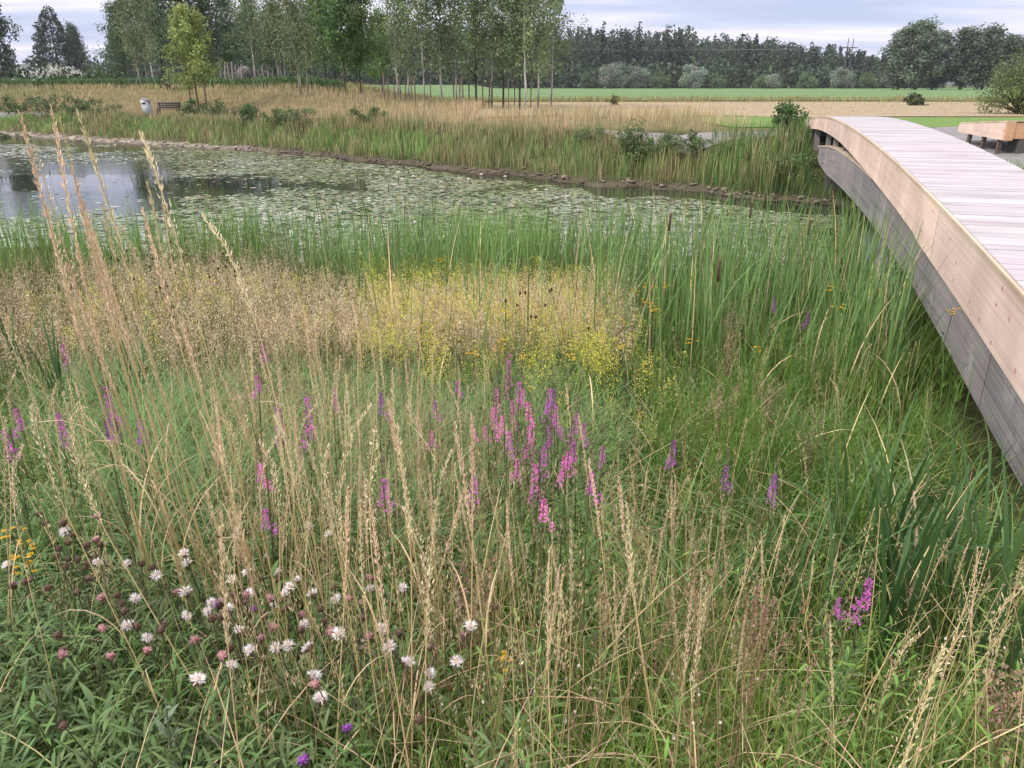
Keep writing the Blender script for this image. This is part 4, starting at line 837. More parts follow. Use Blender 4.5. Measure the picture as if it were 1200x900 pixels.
blades(A, pts3(x, y), rng.uniform(.35, .95, n) * np.clip(1.1 + .15 * L_, .5, 1) * np.clip(1.9 - .035 * y, .5, 1), rng.uniform(.014, .024, n), rng.uniform(0, 6.28, n), 0, rng.uniform(.15, .8, n), jit((.05, .095, .028), n), jit((.10, .19, .05), n), 4)
stuff('far_reeds', A, M_GRASS, 'green reeds along the far shore', 'reeds')
A = Acc(); x = rng.uniform(-70, 40, 60000); y = yF(x) + 3 + 26 * rng.random(60000) ** 1.1; u = y - yF(x)
k = frame(x, y) & ~onpath(x, y, .3) & ~((x > 7.5) & (y < 33.5)) & ~((x > 10.5)) & ~((x > -2) & (y > 42.8) & ~(y < 45 + 2 * pn(x, y, .3, 2)) & (pn(x, y, .2, 9) < .9)) & (pick(np.clip(.25 + .9 * pn(x, y, .22, 4), 0, 1))); x, y, u = x[k], y[k], u[k]; n = len(x)
L = sstep(-5, -17, x); gsh = np.clip(.6 * pn(x, y, .3, 12) + .9 * pn(x, y, .9, 2) - .42 - .25 * (1 - L) * sstep(4, 8, u), 0, 1)
cc = mixc(mixc((.50, .375, .24), (.40, .33, .17), pn(x, y, .5, 1)), (.15, .20, .07), gsh)
cc = mixc(cc, (.34, .22, .15), .5 * np.exp(-((u - 8.5) / 3.0) ** 2) * L)
blades(A, pts3(x, y), rng.uniform(.35, .8, n) * (1 - .3 * L), rng.uniform(.016, .032, n) * (y / 38), rng.uniform(0, 6.28, n), 0, rng.uniform(.1, .7, n), jit(cc * .9, n), jit(cc * 1.12, n), 3)
stuff('far_dry_meadow', A, M_DRY, 'dry tan meadow grass beyond the pond', 'grass')
A = Acc(); n = 15000; x = rng.uniform(-60, 70, n); y = 78.5 + 2.4 * np.sin(x * .055) + rng.uniform(-1.5, 1.8, n) + np.maximum(0, -x - 10) * .5; k = frame(x, y) & pick(.35 + .65 * pn(x, y, .35, 3)); x, y = x[k], y[k]; n = len(x)
blades(A, pts3(x, y), rng.uniform(.3, .75, n), .07, rng.uniform(0, 6.28, n), 0, .4, jit((.20, .21, .08), n), jit((.30, .27, .13), n), 2)
stuff('field_fringe', A, M_DRY, 'fringe of tall grass between hay field and crop field', 'grass')
A = Acc(); n = 22000; x = rng.uniform(-70, -14, n); y = yF(x) + rng.uniform(18.5, 26, n); k = frame(x, y); x, y = x[k], y[k]; n = len(x)
blades(A, pts3(x, y), rng.uniform(.5, 1.15, n), .1, rng.uniform(0, 6.28, n), 0, 1.2, jit((.055, .105, .035), n), jit((.075, .135, .045), n), 3)
stuff('maize_rows', A, M_LEAF, 'dense green maize rows along the top of the bank', 'crop')
# hay swaths and stubble on the field
A = Acc(); n = 12000; row = rng.integers(0, 14, n); x = rng.uniform(-2, 95, n); y = 44.5 + row * 2.4 + .4 * np.sin(x * .12 + row) + rng.normal(0, .32, n); k = frame(x, y); x, y = x[k], y[k]; n = len(x)
P = pts3(x, y); P[:, 2] += .03; blades(A, P, rng.uniform(.12, .3, n), .03 * y / 40, rng.uniform(0, 6.28, n), rng.uniform(1.2, 1.5, n), rng.uniform(1.2, 1.9, n), jit((.31, .24, .15), n, .06), jit((.36, .28, .18), n, .06), 2)
stuff('hay_swaths', A, M_DRY, 'loose rows of cut hay drying on the field', 'hay')
# stones along far shore
A = Acc(); n = 1500
x = rng.uniform(-45, 11, n); x = x[pick(np.clip(pn(x, 0 * x, 1.4, 5) * 1.6 - .2, .1, 1))]; n = len(x); y = yF(x) + rng.normal(.05, .33, n); z = np.maximum(ground(x, y), WZ); r = rng.uniform(.02, .065, n) * (1 + 1.2 * rng.random(n) ** 5)
for i in range(n): ellipsoid(A, (x[i], y[i], z[i] + .045 + r[i] * .15), (r[i] * rng.uniform(.8, 1.6), r[i] * rng.uniform(.8, 1.3), r[i] * .55), np.array((.33, .28, .25) if x[i] < -14 else (.17, .135, .11)) * rng.uniform(.4, 1.25), 6, 4)
stuff('shore_gravel', A, M_BARK, 'stones and debris along the far waterline', 'gravel')

# ------------------------------------------------------------------ water lilies
def pad_mesh(r=1.0):
    A = Acc(); th = np.linspace(.25, 2 * np.pi - .25, 13); V = np.concatenate([[[0.1, 0, 0]], np.stack([np.cos(th), np.sin(th), .03 * np.sin(th * 2)], 1)]) * r
    A.add(V, [[0, i, i + 1] for i in range(1, 13)], (.16, .225, .10)); return A.mesh('lily_pad', M_PAD)
def lily_ok(x, y):
    px, py = proj(np.stack([x, y, 0 * x + WZ], 1)); f = yF(x); nn = yN(x)
    ok = (y > nn + .5) & (y < f - .9 - 1.9 * sstep(-8, 6, x) * (.6 + .8 * pn(x, y, .9, 3))) & (px > -80) & (px < 990)
    hole = inbox(px, py, -400, 205, 188, 250, 24) * (1 - .0 * px); hole = np.maximum(hole, inbox(px, py, 120, 318, 208, 229, 10)); hole = np.maximum(hole, inbox(px, py, -400, 190, 100, 180, 20) * (pn(x, y, .25, 3) > .35))
    hole = np.maximum(hole, inbox(px, py, 310, 430, 213, 222, 8) * .8)
    dens = np.clip(1.6 * (.5 * pn(x, y, .8, 5) + .5 * pn(x, y, 2.3, 8)) + .02, 0, 1)
    return ok & pick(np.clip(dens - hole * 1.2, 0.012, 1) * (1 - .4 * sstep(235, 200, py) * 0))
n = 260000; x = rng.uniform(-46, 11, n); y = 11 + 50 * rng.random(n) ** 1.15; k = lily_ok(x, y); x, y = x[k], y[k]
o_ = np.argsort(np.hypot(x, y)); x, y = x[o_], y[o_]; n = len(x)
PAD = [pad_mesh() for _ in range(2)]
xs_, ys_ = proj(np.stack([x, y, 0 * x + WZ], 1)); vis = [i for i in range(n) if -10 < xs_[i] < 960][:300]
for i in vis:
    inst('lily_pad', PAD[i % 2], Matrix.Translation((x[i], y[i], WZ + .006 + .0001 * (i % 60))) @ Matrix.Rotation(rng.uniform(0, 6.28), 4, 'Z') @ Matrix.Rotation(rng.normal(0, .05), 4, 'X') @ Matrix.Scale(rng.uniform(.09, .16), 4), 'round floating lily pad near the reeds of the near shore', 'lily pad', 'lily pads near the near shore')
rest = np.setdiff1d(np.arange(n), vis); x, y = x[rest], y[rest]; n = len(x); A = Acc()
th = np.linspace(.25, 2 * np.pi - .25, 10); base = np.concatenate([[[.1, 0, 0]], np.stack([np.cos(th), np.sin(th), 0 * th], 1)])
rot = rng.uniform(0, 6.28, n); rad = rng.uniform(.042, .098, n) * (1 + .3 * rng.random(n) ** 4); tl = rng.normal(0, .035, (n, 2))
bx = base[None, :, 0] * np.cos(rot)[:, None] - base[None, :, 1] * np.sin(rot)[:, None]; by = base[None, :, 0] * np.sin(rot)[:, None] + base[None, :, 1] * np.cos(rot)[:, None]
Vp = np.stack([x[:, None] + bx * rad[:, None], y[:, None] + by * rad[:, None], WZ + .006 + rng.uniform(0, .007, (n, 1)) + (bx * tl[:, :1] + by * tl[:, 1:]) * rad[:, None] + .0], 2)
Vp[..., 2] = np.maximum(Vp[..., 2], WZ + .003)
A.add(Vp.reshape(-1, 3), np.arange(n * 11).reshape(n, 11), np.repeat(jit(mixc(mixc((.30, .335, .255), (.15, .20, .09), pn(x, y, .5, 21)), (.26, .22, .10), rng.random(n) ** 4), n, .28), 11, 0))  # pale grey pads carry the sky's reflection in their colour
stuff('lily_pad_carpet', A, M_PAD, 'carpet of floating lily pads over most of the pond', 'lily pads')
A = Acc()
for ring, (m, el, L) in enumerate(((9, .35, 1), (8, .75, .9), (6, 1.15, .75))):
    az = np.arange(m) * 6.28 / m + ring * .3; D = np.stack([np.cos(az) * math.cos(el), np.sin(az) * math.cos(el), np.full(m, math.sin(el))], 1); s_ = np.stack([-np.sin(az), np.cos(az), 0 * az], 1)
    V = np.stack([0 * D, D * .5 * L + s_ * .2, D * L, D * .5 * L - s_ * .2], 1); A.add(V.reshape(-1, 3), np.arange(m * 4).reshape(m, 4), (.80, .78, .76))
PET = A.mesh('petals', M_PETAL); A = Acc(); ellipsoid(A, (0, 0, .3), (.22, .22, .2), (.7, .5, .08), 8, 5); CORE = A.mesh('stamens', M_PETAL)
for fx, fy in [(432, 233), (440, 263), (433, 274), (427, 265), (488, 285), (464, 264), (495, 250), (471, 210), (484, 207), (434, 205), (463, 217), (627, 223), (640, 223), (652, 232), (664, 231), (592, 207), (564, 205), (598, 272), (707, 240), (693, 290), (485, 262), (549, 210), (135, 170), (200, 175), (215, 178), (188, 172), (245, 190), (252, 200), (322, 272), (295, 205), (270, 285), (208, 268), (275, 263), (353, 208), (378, 225), (396, 240), (540, 236), (518, 224), (760, 238), (720, 262), (820, 262), (575, 250), (650, 268)]:
    r = ray(fx, fy); t = (WZ + .03 - CZ) / r[2]; X0, Y0 = r[0] * t, r[1] * t
    if Y0 > yF(X0) - .4 or Y0 < yN(X0): continue
    side = 'left of the pond' if fx < 400 else ('middle of the pond' if fx < 620 else 'right of the pond')
    inst('water_lily', [('petals', PET), ('stamens', CORE)], Matrix.Translation((X0, Y0, WZ + .02)) @ Matrix.Rotation(rng.uniform(0, 6), 4, 'Z') @ Matrix.Rotation(.15, 4, 'X') @ Matrix.Scale(rng.uniform(.075, .115), 4), 'open white water lily among the pads, ' + side, 'water lily', 'water lilies ' + side)

# ------------------------------------------------------------------ tall grass stalks
def stalk(kind, seed):
    """unit high stalk: stem, seed head, dry leaf"""
    S = Acc(); H = Acc(); Lf = Acc(); t = np.linspace(0, 1, 12); b = rng.uniform(.01, .035); ph = rng.uniform(0, 6.28)
    bend = b * np.sin(t * 2.6 + ph) - b * math.sin(ph)
    arch = {'arch': .10, 'oat': .035}.get(kind, .012)
    C_ = np.stack([bend * t + arch * np.clip((t - .7) / .3, 0, 1) ** 2, bend * .6 * t, t - (.05 if kind == 'arch' else 0) * np.clip((t - .8) / .2, 0, 1) ** 2], 1)
    C_[:, :2] -= C_[-1, :2] * t[:, None]; C_[:, 2] /= C_[-1, 2]
    sc_ = np.array(STRAW) * (.8 if kind == 'brown' else 1) if kind != 'brown' else np.array((.30, .19, .11))
    cc = mixc(sc_ * np.array((.75, .8, .7)), sc_, t)
    tube(S, C_, .0015 * (1 - .6 * t) + .0004, cc, 5)
    f0, m, rad, Ls, Ws = {'reed': (.76, 170, .0040, .0095, .0022), 'oat': (.74, 100, .011, .0072, .0018), 'arch': (.74, 120, .009, .009, .0026), 'brown': (.74, 80, .009, .006, .0034)}[kind]
    panicle(H, C_[None], m, f0, rad, Ls, Ws, (.82, .68, .46) if kind != 'brown' else (.42, .27, .18), 1.5 if kind != 'oat' else .5)
    for z0 in (.3, .48)[:1 + (seed % 2)]:
        blades(Lf, np.array([[np.interp(z0, t, C_[:, 0]), np.interp(z0, t, C_[:, 1]), z0]]), rng.uniform(.15, .28), .004, rng.uniform(0, 6.28), .25, rng.uniform(1.2, 2.3), np.array(STRAW) * .8, np.array(TAN), 6)
    return [('stem', S.mesh('stem', M_DRY)), ('seed_head', H.mesh('seed_head', M_DRY)), ('leaf', Lf.mesh('leaf', M_DRY))]
ST = {k: [stalk(k, i) for i in range(3)] for k in ('reed', 'oat', 'arch', 'brown')}
def along(px, py, dist):
    r = ray(px, py); t = dist / math.hypot(r[0], r[1]); return (r[0] * t, r[1] * t, CZ + r[2] * t)
nst = 0
def put_stalk(kind, base, top, label, group, thick=1.0):
    global nst; nst += 1
    L = (Vector(top) - Vector(base)).length
    k = random.randrange(3)
    inst('grass_stalk', ST[kind][k], mat_to(base, top, 1.0, thick=L * thick), label, 'grass stalk', group)
# the tall clump at the left: tops as seen, all rising from one tuft
bx0, by0 = -1.12, 2.35
for tx, ty, kd, lb in [(23, 132, 'reed', 'tallest leftmost stalk of the tall straw clump at left'), (60, 125, 'reed', 'straight stalk with the topmost seed head of the tall clump at left'), (70, 138, 'oat', 'tall clump stalk with head bending just right of the topmost one'), (93, 134, 'reed', 'rightmost of the highest straw stalks over the pond'),
    (40, 168, 'oat', None), (84, 195, 'reed', None), (97, 235, 'reed', None), (55, 243, 'reed', None), (104, 255, 'reed', None), (120, 243, 'reed', None), (142, 263, 'oat', None), (165, 156, 'arch', 'faint stalk with a drooping hooked head over the lily pads'), (173, 213, 'reed', None), (167, 245, 'reed', None), (190, 230, 'oat', None), (237, 253, 'arch', 'stalk with a hooked drooping head right of the tall clump'), (78, 310, 'reed', None), (133, 345, 'oat', None), (150, 350, 'reed', None), (112, 275, 'reed', None), (90, 285, 'reed', None)]:
    spread = (tx - 110) / 110; d = 2.45 + rng.normal(0, .12)
    bx = bx0 + .16 * spread + rng.normal(0, .05) + max(0, (tx - 130)) * .004; by = by0 + rng.normal(0, .08)
    put_stalk(kd, (bx, by, G(bx, by)), along(tx, ty, d + .05), lb or 'straw stalk with feathery head inside the tall clump at left', 'tall straw clump at left', .72)
def region(nn, x0, x1, y0, y1, h0, h1, kinds, label, group, lean=.10, thick=.8):
    c_ = 0
    while c_ < nn:
        fx, fy = rng.uniform(x0, x1), rng.uniform(y0, y1); h = rng.uniform(h0, h1); x, y = at(fx, fy, h)
        if not bool(near_ok(np.array([x]), np.array([y]), .8)[0]) or y > 9: c_ += .2; continue
        z = G(x, y); put_stalk(random.choice(kinds), (x + rng.normal(0, lean * h), y + rng.normal(0, lean * h), z - .02), (x, y, z + h), label, group, thick); c_ += 1
for tx, ty in [(233, 340), (210, 370), (260, 327), (302, 310), (310, 327), (337, 343), (358, 373), (370, 367), (383, 350), (403, 310), (413, 353), (428, 320), (445, 387), (460, 433), (488, 373), (510, 387), (505, 407), (567, 410), (533, 497), (553, 487), (395, 420), (420, 400), (432, 380), (475, 420), (455, 470), (465, 500), (440, 500), (405, 440)]:
    x, y = at(tx, ty, 1.32); z = G(x, y); bx = x + rng.normal(0.04, .10); by = y + rng.normal(0, .08)
    put_stalk(random.choice(['reed', 'reed', 'oat']), (bx, by, G(bx, by) - .02), (x, y, z + 1.32), 'tall straw stalk with slender head in the middle of the meadow', 'tall straw stalks in the middle')
region(92, 240, 600, 390, 600, .95, 1.3, ['reed', 'oat', 'reed', 'arch'], 'straw stalk in the dense pale clump left of the pink spikes', 'dense pale straw clump', thick=.8)
region(32, 590, 830, 545, 700, .85, 1.15, ['oat', 'reed', 'reed', 'brown'], 'straw stalk in front of the pink spikes', 'straw stalks in front of the pink spikes')
for tx, ty in [(663, 450), (678, 487), (690, 540), (725, 560), (735, 590)]:
    x, y = at(tx, ty, 1.15); z = G(x, y); put_stalk('reed', (x + .18, y - .1, G(x + .18, y - .1)), (x, y, z + 1.15), 'long straw stalk leaning left across the pink spikes', 'leaning stalks across the pink spikes')
region(34, 800, 975, 590, 730, .75, 1.0, ['brown', 'brown', 'reed'], 'reddish brown dry stalk in the brown clump at lower right', 'brown clump at lower right')
region(17, 1085, 1215, 590, 760, .8, 1.15, ['oat', 'arch', 'oat', 'reed'], 'pale oat like stalk at the right edge by the iris leaves', 'pale stalks at the right edge')
region(22, -10, 100, 380, 560, 1.0, 1.3, ['oat', 'reed', 'arch'], 'pale stalk standing at the left edge below the tall clump', 'pale stalks at the left edge')
region(18, 960, 1110, 350, 470, .6, .95, ['oat', 'arch'], 'short tan stalk beside the grey bridge beam', 'tan stalks beside the bridge beam')

# ------------------------------------------------------------------ purple loosestrife
def loosestrife(tone, seed):
    S = Acc(); Lf = Acc(); Fl = Acc(); Tp = Acc(); t = np.linspace(0, 1, 8)
    tube(S, np.stack([.02 * np.sin(t * 3 + seed), .02 * np.cos(t * 2 + seed), t * 1.02], 1), .0035 * (1 - .6 * t) + .0008, (.12, .13, .05), 5)
    for i in range(13):
        z = .2 + i * .046
        for sgn in (0, math.pi): blades(Lf, np.array([[0, 0, z]]), .105 * (1 - .4 * i / 13), .018, i * 1.57 + sgn, .7, 1.5, (.075, .145, .035), (.11, .20, .05), 4, [.3, 1, .9, .6, .05])
    n = 380; z = .80 + .22 * rng.random(n); az = rng.uniform(0, 6.28, n); r = (.005 + .0125 * (1 - (z - .80) / .225)) * rng.uniform(.5, 1.25, n); z = z + .006 * np.sin(z * 320)
    P = np.stack([r * np.cos(az), r * np.sin(az), z], 1); kp = rng.random(n) < .55 + .6 * np.sin(z * 95 + seed * 2) ** 2
    ns_ = 2 + seed; sa = rng.uniform(0, 6.28, ns_)
    for q in range(ns_):
        kk = (rng.random(n) < .13); P[kk] = P[kk] * np.array([.7, .7, .42]) + np.array([.042 * math.cos(sa[q]), .042 * math.sin(sa[q]), .80 * .58 - .06 - .02 * q])
        tube(S, [(0, 0, .62), (.03 * math.cos(sa[q]), .03 * math.sin(sa[q]), .70), (.042 * math.cos(sa[q]), .042 * math.sin(sa[q]), .83 - .02 * q)], .0016, (.12, .13, .05), 4, False)
    P, az = P[kp], az[kp]; n = len(P)
    D = unit(np.stack([np.cos(az), np.sin(az), rng.normal(.25, .5, n)], 1)); diamonds(Fl, P, D,   .012 * rng.uniform(.6, 1.3, n), .0065, jit(tone, n, .2))
    n = 90; z = 1.0 + .12 * rng.random(n) ** 1.2; az = rng.uniform(0, 6.28, n); r = .008 * (1.1 - (z - 1) / .13); P = np.stack([r * np.cos(az), r * np.sin(az), z], 1); diamonds(Tp, P, unit(np.stack([np.cos(az), np.sin(az), 1.2 + 0 * az], 1)), .012, .005, jit((.17, .15, .10), n, .2))
    return [('stem', S.mesh('stem', M_LEAF)), ('foliage', Lf.mesh('foliage', M_LEAF)), ('flower_spike', Fl.mesh('flower_spike', M_PETAL)), ('bud_tip', Tp.mesh('bud_tip', M_LEAF))]
PINK = (.86, .22, .56); MAG = (.68, .15, .58); PUR = (.48, .12, .52)
LOS = [[loosestrife(c_, i) for i in range(2)] for c_ in (PINK, MAG, PUR)]
CL = 'pink loosestrife spike inside the thick pink group in the middle'; LF = 'purple loosestrife spike among the straw stalks at left'
for fx, y0, y1, tone, lb in [(597, 415, 458, 0, 'tallest bright pink loosestrife at the top of the middle group'), (580, 460, 487, 0, CL), (588, 487, 510, 0, CL), (615, 492, 540, 0, CL), (630, 540, 582, 0, 'lowest pink loosestrife spike under the middle group'), (625, 470, 493, 0, CL), (638, 450, 484, 1, CL), (647, 473, 507, 2, 'dark purple loosestrife spike right of the middle group'), (666, 487, 514, 1, CL), (658, 535, 564, 0, 'broad pink double spike below the middle group'), (666, 530, 552, 0, CL), (708, 523, 543, 1, 'small loosestrife spike alone right of the middle group'), (698, 560, 571, 1, 'short loosestrife tip half hidden by straw right of the middle group'), (790, 518, 548, 2, 'single purple loosestrife spike between middle group and horsetail'), (536, 447, 460, 1, 'short magenta spike alone above the pale sedge'),
    (603, 470, 500, 0, CL), (595, 500, 525, 1, CL), (622, 500, 530, 0, CL), (644, 500, 525, 1, CL), (655, 478, 505, 0, CL), (672, 520, 545, 1, CL), (637, 525, 552, 1, CL), (610, 450, 478, 1, CL), (576, 478, 505, 0, CL), (648, 455, 478, 2, CL), (685, 500, 522, 1, CL), (605, 540, 562, 0, CL),
    (445, 463, 490, 2, LF), (507, 507, 527, 0, LF), (448, 560, 571, 1, LF), (615, 455, 463, 0, CL), (640, 583, 596, 0, CL), (560, 496, 510, 0, CL), (570, 500, 513, 0, CL), (80, 403, 423, 1, LF), (132, 450, 487, 1, LF), (72, 480, 507, 1, LF), (28, 478, 500, 1, LF), (8, 503, 527, 1, LF), (167, 492, 513, 2, LF), (322, 473, 512, 2, 'brightest purple loosestrife spike in the left half'), (358, 467, 513, 1, LF), (307, 403, 420, 1, LF), (292, 443, 460, 1, LF), (390, 460, 480, 1, LF), (295, 545, 560, 0, LF), (303, 597, 617, 1, LF), (125, 490, 502, 2, LF), (507, 470, 485, 1, LF), (550, 565, 577, 1, LF),
    (852, 548, 574, 2, 'left one of two purple spikes in front of the horsetail'), (892, 553, 578, 2, 'right one of two purple spikes in front of the horsetail'), (910, 350, 362, 2, 'tiny far loosestrife among the bulrush leaves'), (945, 366, 379, 2, 'tiny far loosestrife nearest the bridge beam'), (1015, 680, 719, 1, 'large magenta loosestrife with grey bud tip at lower right'), (977, 702, 721, 1, 'small loosestrife left of the large lower right one')]:
    H_ = rng.uniform(.9, 1.05) if y0 < 640 else .72
    x, y = at(fx, y0, 1.02 * H_); d = math.sqrt(x * x + y * y + .5); k_ = min(max((y1 - y0) / F * d / (.22 * H_) * 1.08, .35), 1.9)
    o = inst('purple_loosestrife', LOS[tone][random.randrange(2)], mat_at(x, y, s=H_, tilt=rng.normal(0, .03)), lb, 'wildflower', 'purple loosestrife')
    for ch in o.children:
        if ch.name.startswith(('flower_spike', 'bud_tip')):
            kz = k_ if ch.name.startswith('flower') else 1; kx = 1.15 if fx in (597, 1015, 658) else min(1, .45 + .5 * k_)
            ch.scale = (kx, kx, kz); ch.location = (0, 0, 1.02 * (1 - kz))

# ------------------------------------------------------------------ knapweed heads
def knap(col, nray, L, bract, sd_, core=(.35, .22, .2)):
    S = Acc(); B = Acc(); Rr = Acc(); t = np.linspace(0, 1, 7); tube(S, np.stack([.03 * np.sin(t * 2 + sd_), .02 * t, t - 1], 1) * .5 - np.array([.03 * math.sin(2 + sd_), .02, 0]) * .5, .0016, (.11, .11, .06), 5)
    ellipsoid(B, (0, 0, .004), (.0085, .0085, .010), bract, 9, 6)
    n = 60; az = rng.uniform(0, 6.28, n); z = rng.uniform(-.004, .01, n); r = .008 * np.ones(n); diamonds(B, np.stack([r * np.cos(az), r * np.sin(az), z], 1), unit(np.stack([np.cos(az), np.sin(az), .8 + 0 * az], 1)), .006, .004, jit(bract, n, .3))
    az = rng.uniform(0, 6.28, nray); el = rng.uniform(.0, .9, nray) ** 1.4; D = np.stack([np.cos(az) * np.cos(el), np.sin(az) * np.cos(el), np.sin(el)], 1)
    diamonds(Rr, np.array([0, 0, .010]) + D * .003, D, L * rng.uniform(.75, 1.15, nray), .0034, jit(col, nray, .10)); ellipsoid(Rr, (0, 0, .011), (.0075, .0075, .006), core, 8, 5)
    return [('stem', S.mesh('stem', M_LEAF)), ('bracts', B.mesh('bracts', M_DRY)), ('floret_disc', Rr.mesh('floret_disc', M_PETAL))]
KW = {'w': [knap((.92, .85, .82), 80, .017, (.22, .14, .10), i, (.62, .48, .42)) for i in range(2)], 'k': [knap((.62, .36, .38), 60, .012, (.24, .14, .11), 3, (.5, .28, .26))], 'p': [knap((.32, .10, .42), 60, .013, (.08, .07, .05), 4, (.3, .09, .36))], 'b': [knap((.27, .19, .15), 34, .008, (.14, .085, .06), i, (.17, .11, .08)) for i in range(2)]}
KL = {'w': 'white shaggy knapweed seed head above the leaves at lower left', 'k': 'pinkish faded knapweed head above the leaves at lower left', 'p': 'violet knapweed flower at lower left', 'b': 'brown withered knapweed head at lower left'}
c4 = 'w30,195 w455,195 w650,157 w550,228 w660,298 w650,375 b580,408 w820,247 w875,218 w980,220 w1045,248 w1020,275 w1105,300 w875,300 k945,318 w805,352 w740,330 w840,428 k1060,375 w1070,400 w1090,490 k920,455 k955,418 w975,490 w1020,480 k785,518 w815,555 w690,608 w1100,590 k1115,615 w1125,672 w1190,435 w1085,55 w1160,85 w940,170 p48,275 p780,335 p890,345 p1075,890 b225,45 b165,50 k350,25 b265,90 k340,110 b210,140 b300,205 b330,160 k365,310 k365,420 b210,440 b440,355 b500,195 b1000,350 b1130,350 b775,90 b590,95 b140,15 b240,120 b200,165 b310,125 b105,240 b95,255 b275,175 b1060,420 b230,765 b780,375 b1175,275 w1185,315 b925,240 b930,380 b1015,345'
xtra = ' '.join('%s%d,%d' % (random.choice('bbbwwk'), random.randint(20, 1190), random.randint(60, 520)) for _ in range(46))
c4 = c4 + ' ' + xtra
c5 = 'w105,280 k95,240 k30,315 k75,330 b75,385 k100,445 w135,420 w10,440 b205,430 w175,487 w230,545 w410,537 w310,580 w310,625 p25,770 b280,740 b115,80 k430,440 b540,345 w220,275 b420,450 w455,415 b310,480 b330,500'
for ox, oy, st in ((0, 600, c4), (400, 600, c5)):
    for tok in st.split():
        kd = tok[0]; a, b = tok[1:].split(','); fx, fy = ox + int(a) / 3, oy + int(b) / 3
        h = rng.uniform(.56, .70) if fy > 650 else rng.uniform(.62, .8); x, y = at(fx, fy, h); z = G(x, y) + h
        d = Vector((rng.normal(0, .35), rng.normal(-.25, .3), 1)).normalized()
        m = Matrix.Translation((x, y, z)) @ d.to_track_quat('Z', 'Y').to_matrix().to_4x4() @ Matrix.Rotation(rng.uniform(0, 6.28), 4, 'Z') @ Matrix.Scale(rng.uniform(.85, 1.12) * (1.0 if kd != 'b' else .95), 4)
        lb = KL[kd]
        if (ox, tok) == (0, 'p1075,890'): lb = 'violet knapweed flower at the bottom edge below the white heads'
        if (ox, tok) == (400, 'w410,537'): lb = 'rightmost large white knapweed head over the brown stems'
        if (ox, tok) == (0, 'w30,195'): lb = 'white knapweed head at the very left edge of the view'
        inst('knapweed_flower', random.choice(KW[kd]), m, lb, 'wildflower', 'knapweed heads')

# ------------------------------------------------------------------ bulrush spikes
S = Acc(); tube(S, [(0, 0, 0), (.01, 0, .7), (.015, 0, 1.32)], [.006, .005, .004], (.10, .16, .06), 6); SP = Acc(); tube(SP, [(.015, 0, 1.30), (.015, 0, 1.31), (.016, 0, 1.40), (.017, 0, 1.51), (.017, 0, 1.52)], [.004, .0155, .0165, .0155, .004], (.09, .06, .035), 9); TI = Acc(); tube(TI, [(.017, 0, 1.52), (.018, 0, 1.68)], [.004, .0015], (.30, .24, .12), 5)
BUL = [('stem', S.mesh('stem', M_GRASS)), ('spike', SP.mesh('spike', M_DRY, True)), ('spike_tip', TI.mesh('spike_tip', M_DRY))]
for fx, fy, h, lb in [(419, 227, 1.2, 'short bulrush spike leftmost of three over the lily pads'), (459, 238, 1.15, 'middle short bulrush spike of three over the lily pads'), (469, 227, 1.2, 'right short bulrush spike of three over the lily pads'), (613, 203, 1.3, 'bulrush spike standing alone in front of the mid pond'), (725, 204, 1.55, 'left bulrush spike of the pair above the tall leaves'), (740, 212, 1.5, 'right bulrush spike of the pair above the tall leaves'), (779, 247, 1.6, 'thick bulrush spike in the tall leaves left of the bridge'), (877, 236, 1.6, 'brown bulrush spike before the lily pads near the bridge'), (900, 224, 1.6, 'highest bulrush spike near the bridge'), (952, 255, 1.5, 'bulrush spike closest to the bridge beam'), (121, 198, 1.2, 'bulrush spike against the bright water at left'), (62, 217, 1.15, 'bulrush spike behind the tall straw clump'), (843, 300, 1.5, 'low bulrush spike deep in the leaves'), (990, 300, 1.3, 'bulrush spike in the shade of the bridge')]:
    x, y = at(fx, fy, h); inst('bulrush', BUL, mat_at(x, y, max(G(x, y), WZ - .2), h / 1.55, tilt=rng.normal(0, .04)), lb, 'bulrush', 'bulrush spikes')
# ------------------------------------------------------------------ yellow flowers, burnet, dead seed plants
def yflower(seed):
    S = Acc(); Fl = Acc(); t = np.linspace(0, 1, 5); tube(S, np.stack([.03 * t ** 2, 0 * t, t * .98], 1), .0035, (.10, .13, .045), 5)
    for i in range(9):
        blades(S, np.array([[.0, 0, .2 + i * .08]]), .10, .016, i * 2.4, .7, 1.5, (.07, .13, .03), (.09, .16, .04), 4, [.3, 1, .9, .6, .05])
    for i in range(6):
        c_ = np.array([.03 + rng.normal(0, .028), rng.normal(0, .028), .98 + rng.normal(0, .015)]); n = 13; az = np.arange(n) * 6.28 / n; D = np.stack([np.cos(az), np.sin(az), .2 + 0 * az], 1)
        diamonds(Fl, np.tile(c_, (n, 1)), unit(D), .019, .008, jit((.78, .50, .03), n, .1)); ellipsoid(Fl, c_, (.007, .007, .005), (.6, .33, .02), 7, 4)
    return [('stem', S.mesh('stem', M_LEAF)), ('flower_cluster', Fl.mesh('flower_cluster', M_PETAL))]
YF = [yflower(i) for i in range(2)]
YR = 'yellow ragwort flower in the group before the bulrush leaves'; YM = 'small yellow flower below the bedstraw haze'
